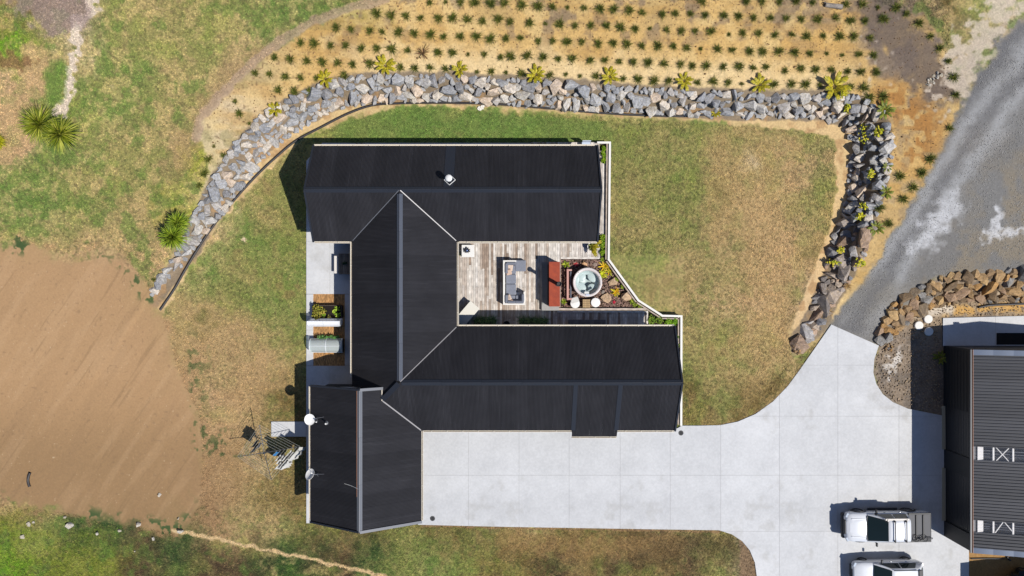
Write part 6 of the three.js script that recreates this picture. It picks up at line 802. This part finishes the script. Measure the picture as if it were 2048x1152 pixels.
  mesh('front_bumper', [rbox(0.22, 0.3, 1.6, 0.08, -2.6, 0.5, 0), rbox(0.12, 0.26, 0.9, 0.04, -2.62, 0.78, 0)], plastic, u); mesh('rear_bumper', rbox(0.16, 0.16, 1.7, 0.04, 2.7, 0.5, 0), chrome, u); headlamps(u, -2.44, 0.86, 0.72);
  mesh('tray_cover', [rbox(1.36, 0.05, 1.66, 0.02, 1.95, 1.1, 0)], M(A(112, 112, 114), 0.9), u); mesh('cowl_strip', rbox(0.1, 0.03, 1.5, 0.01, -1.34, 1.135, 0), blackMat, u); mesh('tray_rail', [...[-1, 1].map((s) => rbox(1.42, 0.09, 0.12, 0.02, 1.95, 1.11, s * 0.86)), rbox(0.09, 0.07, 1.66, 0.02, 1.27, 1.1, 0)], plastic, u); mesh('tailgate', rbox(0.06, 0.5, 1.6, 0.02, 2.66, 0.86, 0), plastic, u);
  for (const x of [0.02, 0.72]) mesh('roof_bar', [rbox(0.06, 0.035, 1.36, 0.012, x, T + 0.13, 0), ...[-1, 1].map((s) => rbox(0.11, 0.1, 0.1, 0.02, x, T + 0.07, s * 0.62))], blackMat, u); for (const x of [1.72, 2.16]) mesh('tray_bar', rbox(0.08, 0.05, 1.6, 0.015, x, 1.16, 0), blackMat, u);
  mesh('awning', [rbox(1.5, 0.1, 0.13, 0.03, 0.2, T - 0.0, -0.73), ...[-0.4, 0.8].map((x) => rbox(0.05, 0.05, 0.14, 0.01, x, T + 0.06, -0.68))], P(A(214, 206, 196), 0.5), u); mesh('licence_disc', [rbox(0.002, 0.1, 0.08, 0.001, 0, 0, 0)].map((g) => g.rotateZ(-0.98).translate(-1.06, 1.305, 0.68)), whiteMat, u);
  // bicycle lying along the tray
  const bk = thing('bicycle', 'black folded bicycle lying across the tray of the white pickup', 'bicycle', 25.68, 1.25, 15.72, 0.02); const tor = (x) => new THREE.TorusGeometry(0.2, 0.02, 6, 22).rotateX(Math.PI / 2 - 0.35).toNonIndexed().translate(x, 0.04, 0); mesh('front_wheel', tor(-0.32), blackMat, bk); mesh('rear_wheel', tor(0.22), blackMat, bk); mesh('frame', [bar(V(-0.32, 0.05, 0), V(0.1, 0.1, 0.05), 0.022), bar(V(0.1, 0.1, 0.05), V(0.22, 0.05, 0), 0.018), bar(V(-0.1, 0.08, 0), V(0.05, 0.06, -0.14), 0.016), bar(V(0.05, 0.06, -0.14), V(0.22, 0.05, 0), 0.016)], blackMat, bk); mesh('handlebar', bar(V(-0.42, 0.12, -0.1), V(-0.36, 0.12, 0.16), 0.016), blackMat, bk); mesh('saddle', rbox(0.22, 0.05, 0.1, 0.02, 0.02, 0.14, 0.08), blackMat, bk); mesh('hitch_bar', [bar(V(0.3, 0.04, -0.02), V(0.72, 0.04, -0.02), 0.02), bar(V(0.3, 0.04, 0.05), V(0.72, 0.04, 0.05), 0.02), bar(V(0.72, 0.04, -0.02), V(0.72, 0.04, 0.05), 0.02)], blackMat, bk);
}
{
  const s = thing('hatchback_car', 'white hatchback cut by the bottom edge, below the pickup', 'car', 23.85, 0.05, 18.22, 0.02);
  mesh('body', loft([ring(-2.2, 0.55, 0.4, 0.72), ring(-2.15, 0.72, 0.34, 0.82), ring(-2.0, 0.84, 0.28, 0.88, 5), ring(-1.6, 0.89, 0.24, 0.94, 5), ring(-1.05, 0.9, 0.24, 0.99, 6), ring(1.3, 0.9, 0.24, 1.02, 6), ring(1.9, 0.87, 0.28, 1.02, 5), ring(2.15, 0.78, 0.34, 0.96, 4), ring(2.24, 0.62, 0.42, 0.86, 4)]), carWhite, s);
  const B = 0.98, T = 1.5, wb = 0.84, wt = 0.62; mesh('cabin', loft([[-1.0, 0.8, B - 0.05, B + 0.01], [-0.55, 0.72, B - 0.1, B + 0.26], [-0.1, wt, B - 0.1, T - 0.03], [0.1, wt + 0.01, B - 0.1, T + 0.01], [0.9, wt, B - 0.1, T + 0.01], [1.6, wt - 0.04, B - 0.1, T - 0.06], [1.8, wt - 0.02, B - 0.1, T - 0.16], [2.08, 0.7, B - 0.1, B + 0.02]].map(([x, w, y0, y1]) => { const p = []; for (let k = 0; k < 28; k++) { const a = k / 28 * 6.2832, c = Math.cos(a), q = Math.sin(a), yy = (y0 + y1) / 2 + (y1 - y0) / 2 * Math.sign(q) * Math.abs(q) ** 0.3, tt = clamp((yy - B) / (T - B)); p.push(V(x, yy, lerp(wb, w, tt) * Math.sign(c) * Math.abs(c) ** 0.3)); } return p; })), carWhite, s);
  mesh('windscreen', quad(V(-1.0, B + 0.04, 0.76), V(-1.0, B + 0.04, -0.76), V(-0.1, T + 0.005, -0.56), V(-0.1, T + 0.005, 0.56), 10, 5, 0.05, V(-0.5, 0.8, 0)), carGlass, s); mesh('rear_window', quad(V(1.68, T - 0.05, 0.5), V(1.68, T - 0.05, -0.5), V(2.06, B + 0.1, -0.6), V(2.06, B + 0.1, 0.6), 4, 3, 0.03), carGlass, s); mesh('spoiler', rbox(0.24, 0.04, 1.1, 0.015, 1.7, T - 0.01, 0), blackMat, s);
  for (const q of [-1, 1]) { mesh('side_window', quad(V(-0.7, B + 0.04, q * (wb + 0.015)), V(0.5, B + 0.04, q * (wb + 0.015)), V(0.5, T - 0.08, q * (wt + 0.065)), V(-0.1, T - 0.08, q * (wt + 0.06)), 4, 3), carGlass, s); mesh('side_window', quad(V(0.56, B + 0.04, q * (wb + 0.015)), V(1.65, B + 0.06, q * (wb + 0.01)), V(1.4, T - 0.1, q * (wt + 0.05)), V(0.56, T - 0.08, q * (wt + 0.065)), 4, 3), carGlass, s); mesh('roof_rail', bar(V(0, T + 0.02, q * 0.58), V(1.5, T - 0.01, q * 0.55), 0.02, 8), blackMat, s); mesh('mirror', [rbox(0.1, 0.12, 0.22, 0.03, -0.5, 1.05, q * 0.98)], plastic, s); for (const x of [-1.4, 1.35]) wheel(s, x, q * 0.79, 0.33); mesh('tail_lamp', rbox(0.14, 0.12, 0.24, 0.03, 2.12, 0.86, q * 0.66), redMat, s); for (const x of [0.15, 1.1]) mesh('door_handle', rbox(0.14, 0.03, 0.03, 0.01, x, 0.86, q * 0.905), chrome, s); }
  mesh('front_bumper', rbox(0.14, 0.22, 1.3, 0.06, -2.18, 0.42, 0), plastic, s); headlamps(s, -2.02, 0.74, 0.68); mesh('grille', rbox(0.06, 0.12, 0.8, 0.02, -2.2, 0.64, 0), blackMat, s);
  // dark trailer in the shade, mostly out of the picture
  const t = thing('trailer', 'dark trailer with a khaki cover in deep shade at the lower right corner', 'trailer', 33.2, 0, 18.6); mesh('bed', rbox(3.2, 0.3, 1.5, 0.03, 0.3, 0.62, 0.35), M(A(60, 58, 52), 0.8), t); mesh('cover', rbox(2.6, 0.14, 1.2, 0.06, 0.55, 0.84, 0.4), M(A(150, 140, 106), 0.9), t); for (const z of [-0.5, 1.2]) { const w = new THREE.Group(); w.name = 'wheel'; t.add(w); w.position.set(-0.5, 0.36, z); mesh('tyre', new THREE.TorusGeometry(0.26, 0.1, 10, 24).toNonIndexed(), tyreMat, w); mesh('rim', cyl(0.2, 0.2, 0.14, 0, 0, 0, 16).rotateX(Math.PI / 2), rimMat, w); } mesh('mudguard', rbox(1.0, 0.05, 0.3, 0.02, -0.5, 0.78, -0.5), blackMat, t); mesh('drawbar', bar(V(-1.3, 0.55, 0.35), V(-2.2, 0.5, 0.35), 0.04), blackMat, t); mesh('marker_post', rbox(0.14, 0.2, 0.3, 0.02, -1.6, 0.7, -0.1), whiteMat, t);
}
renderer.render(scene, camera);
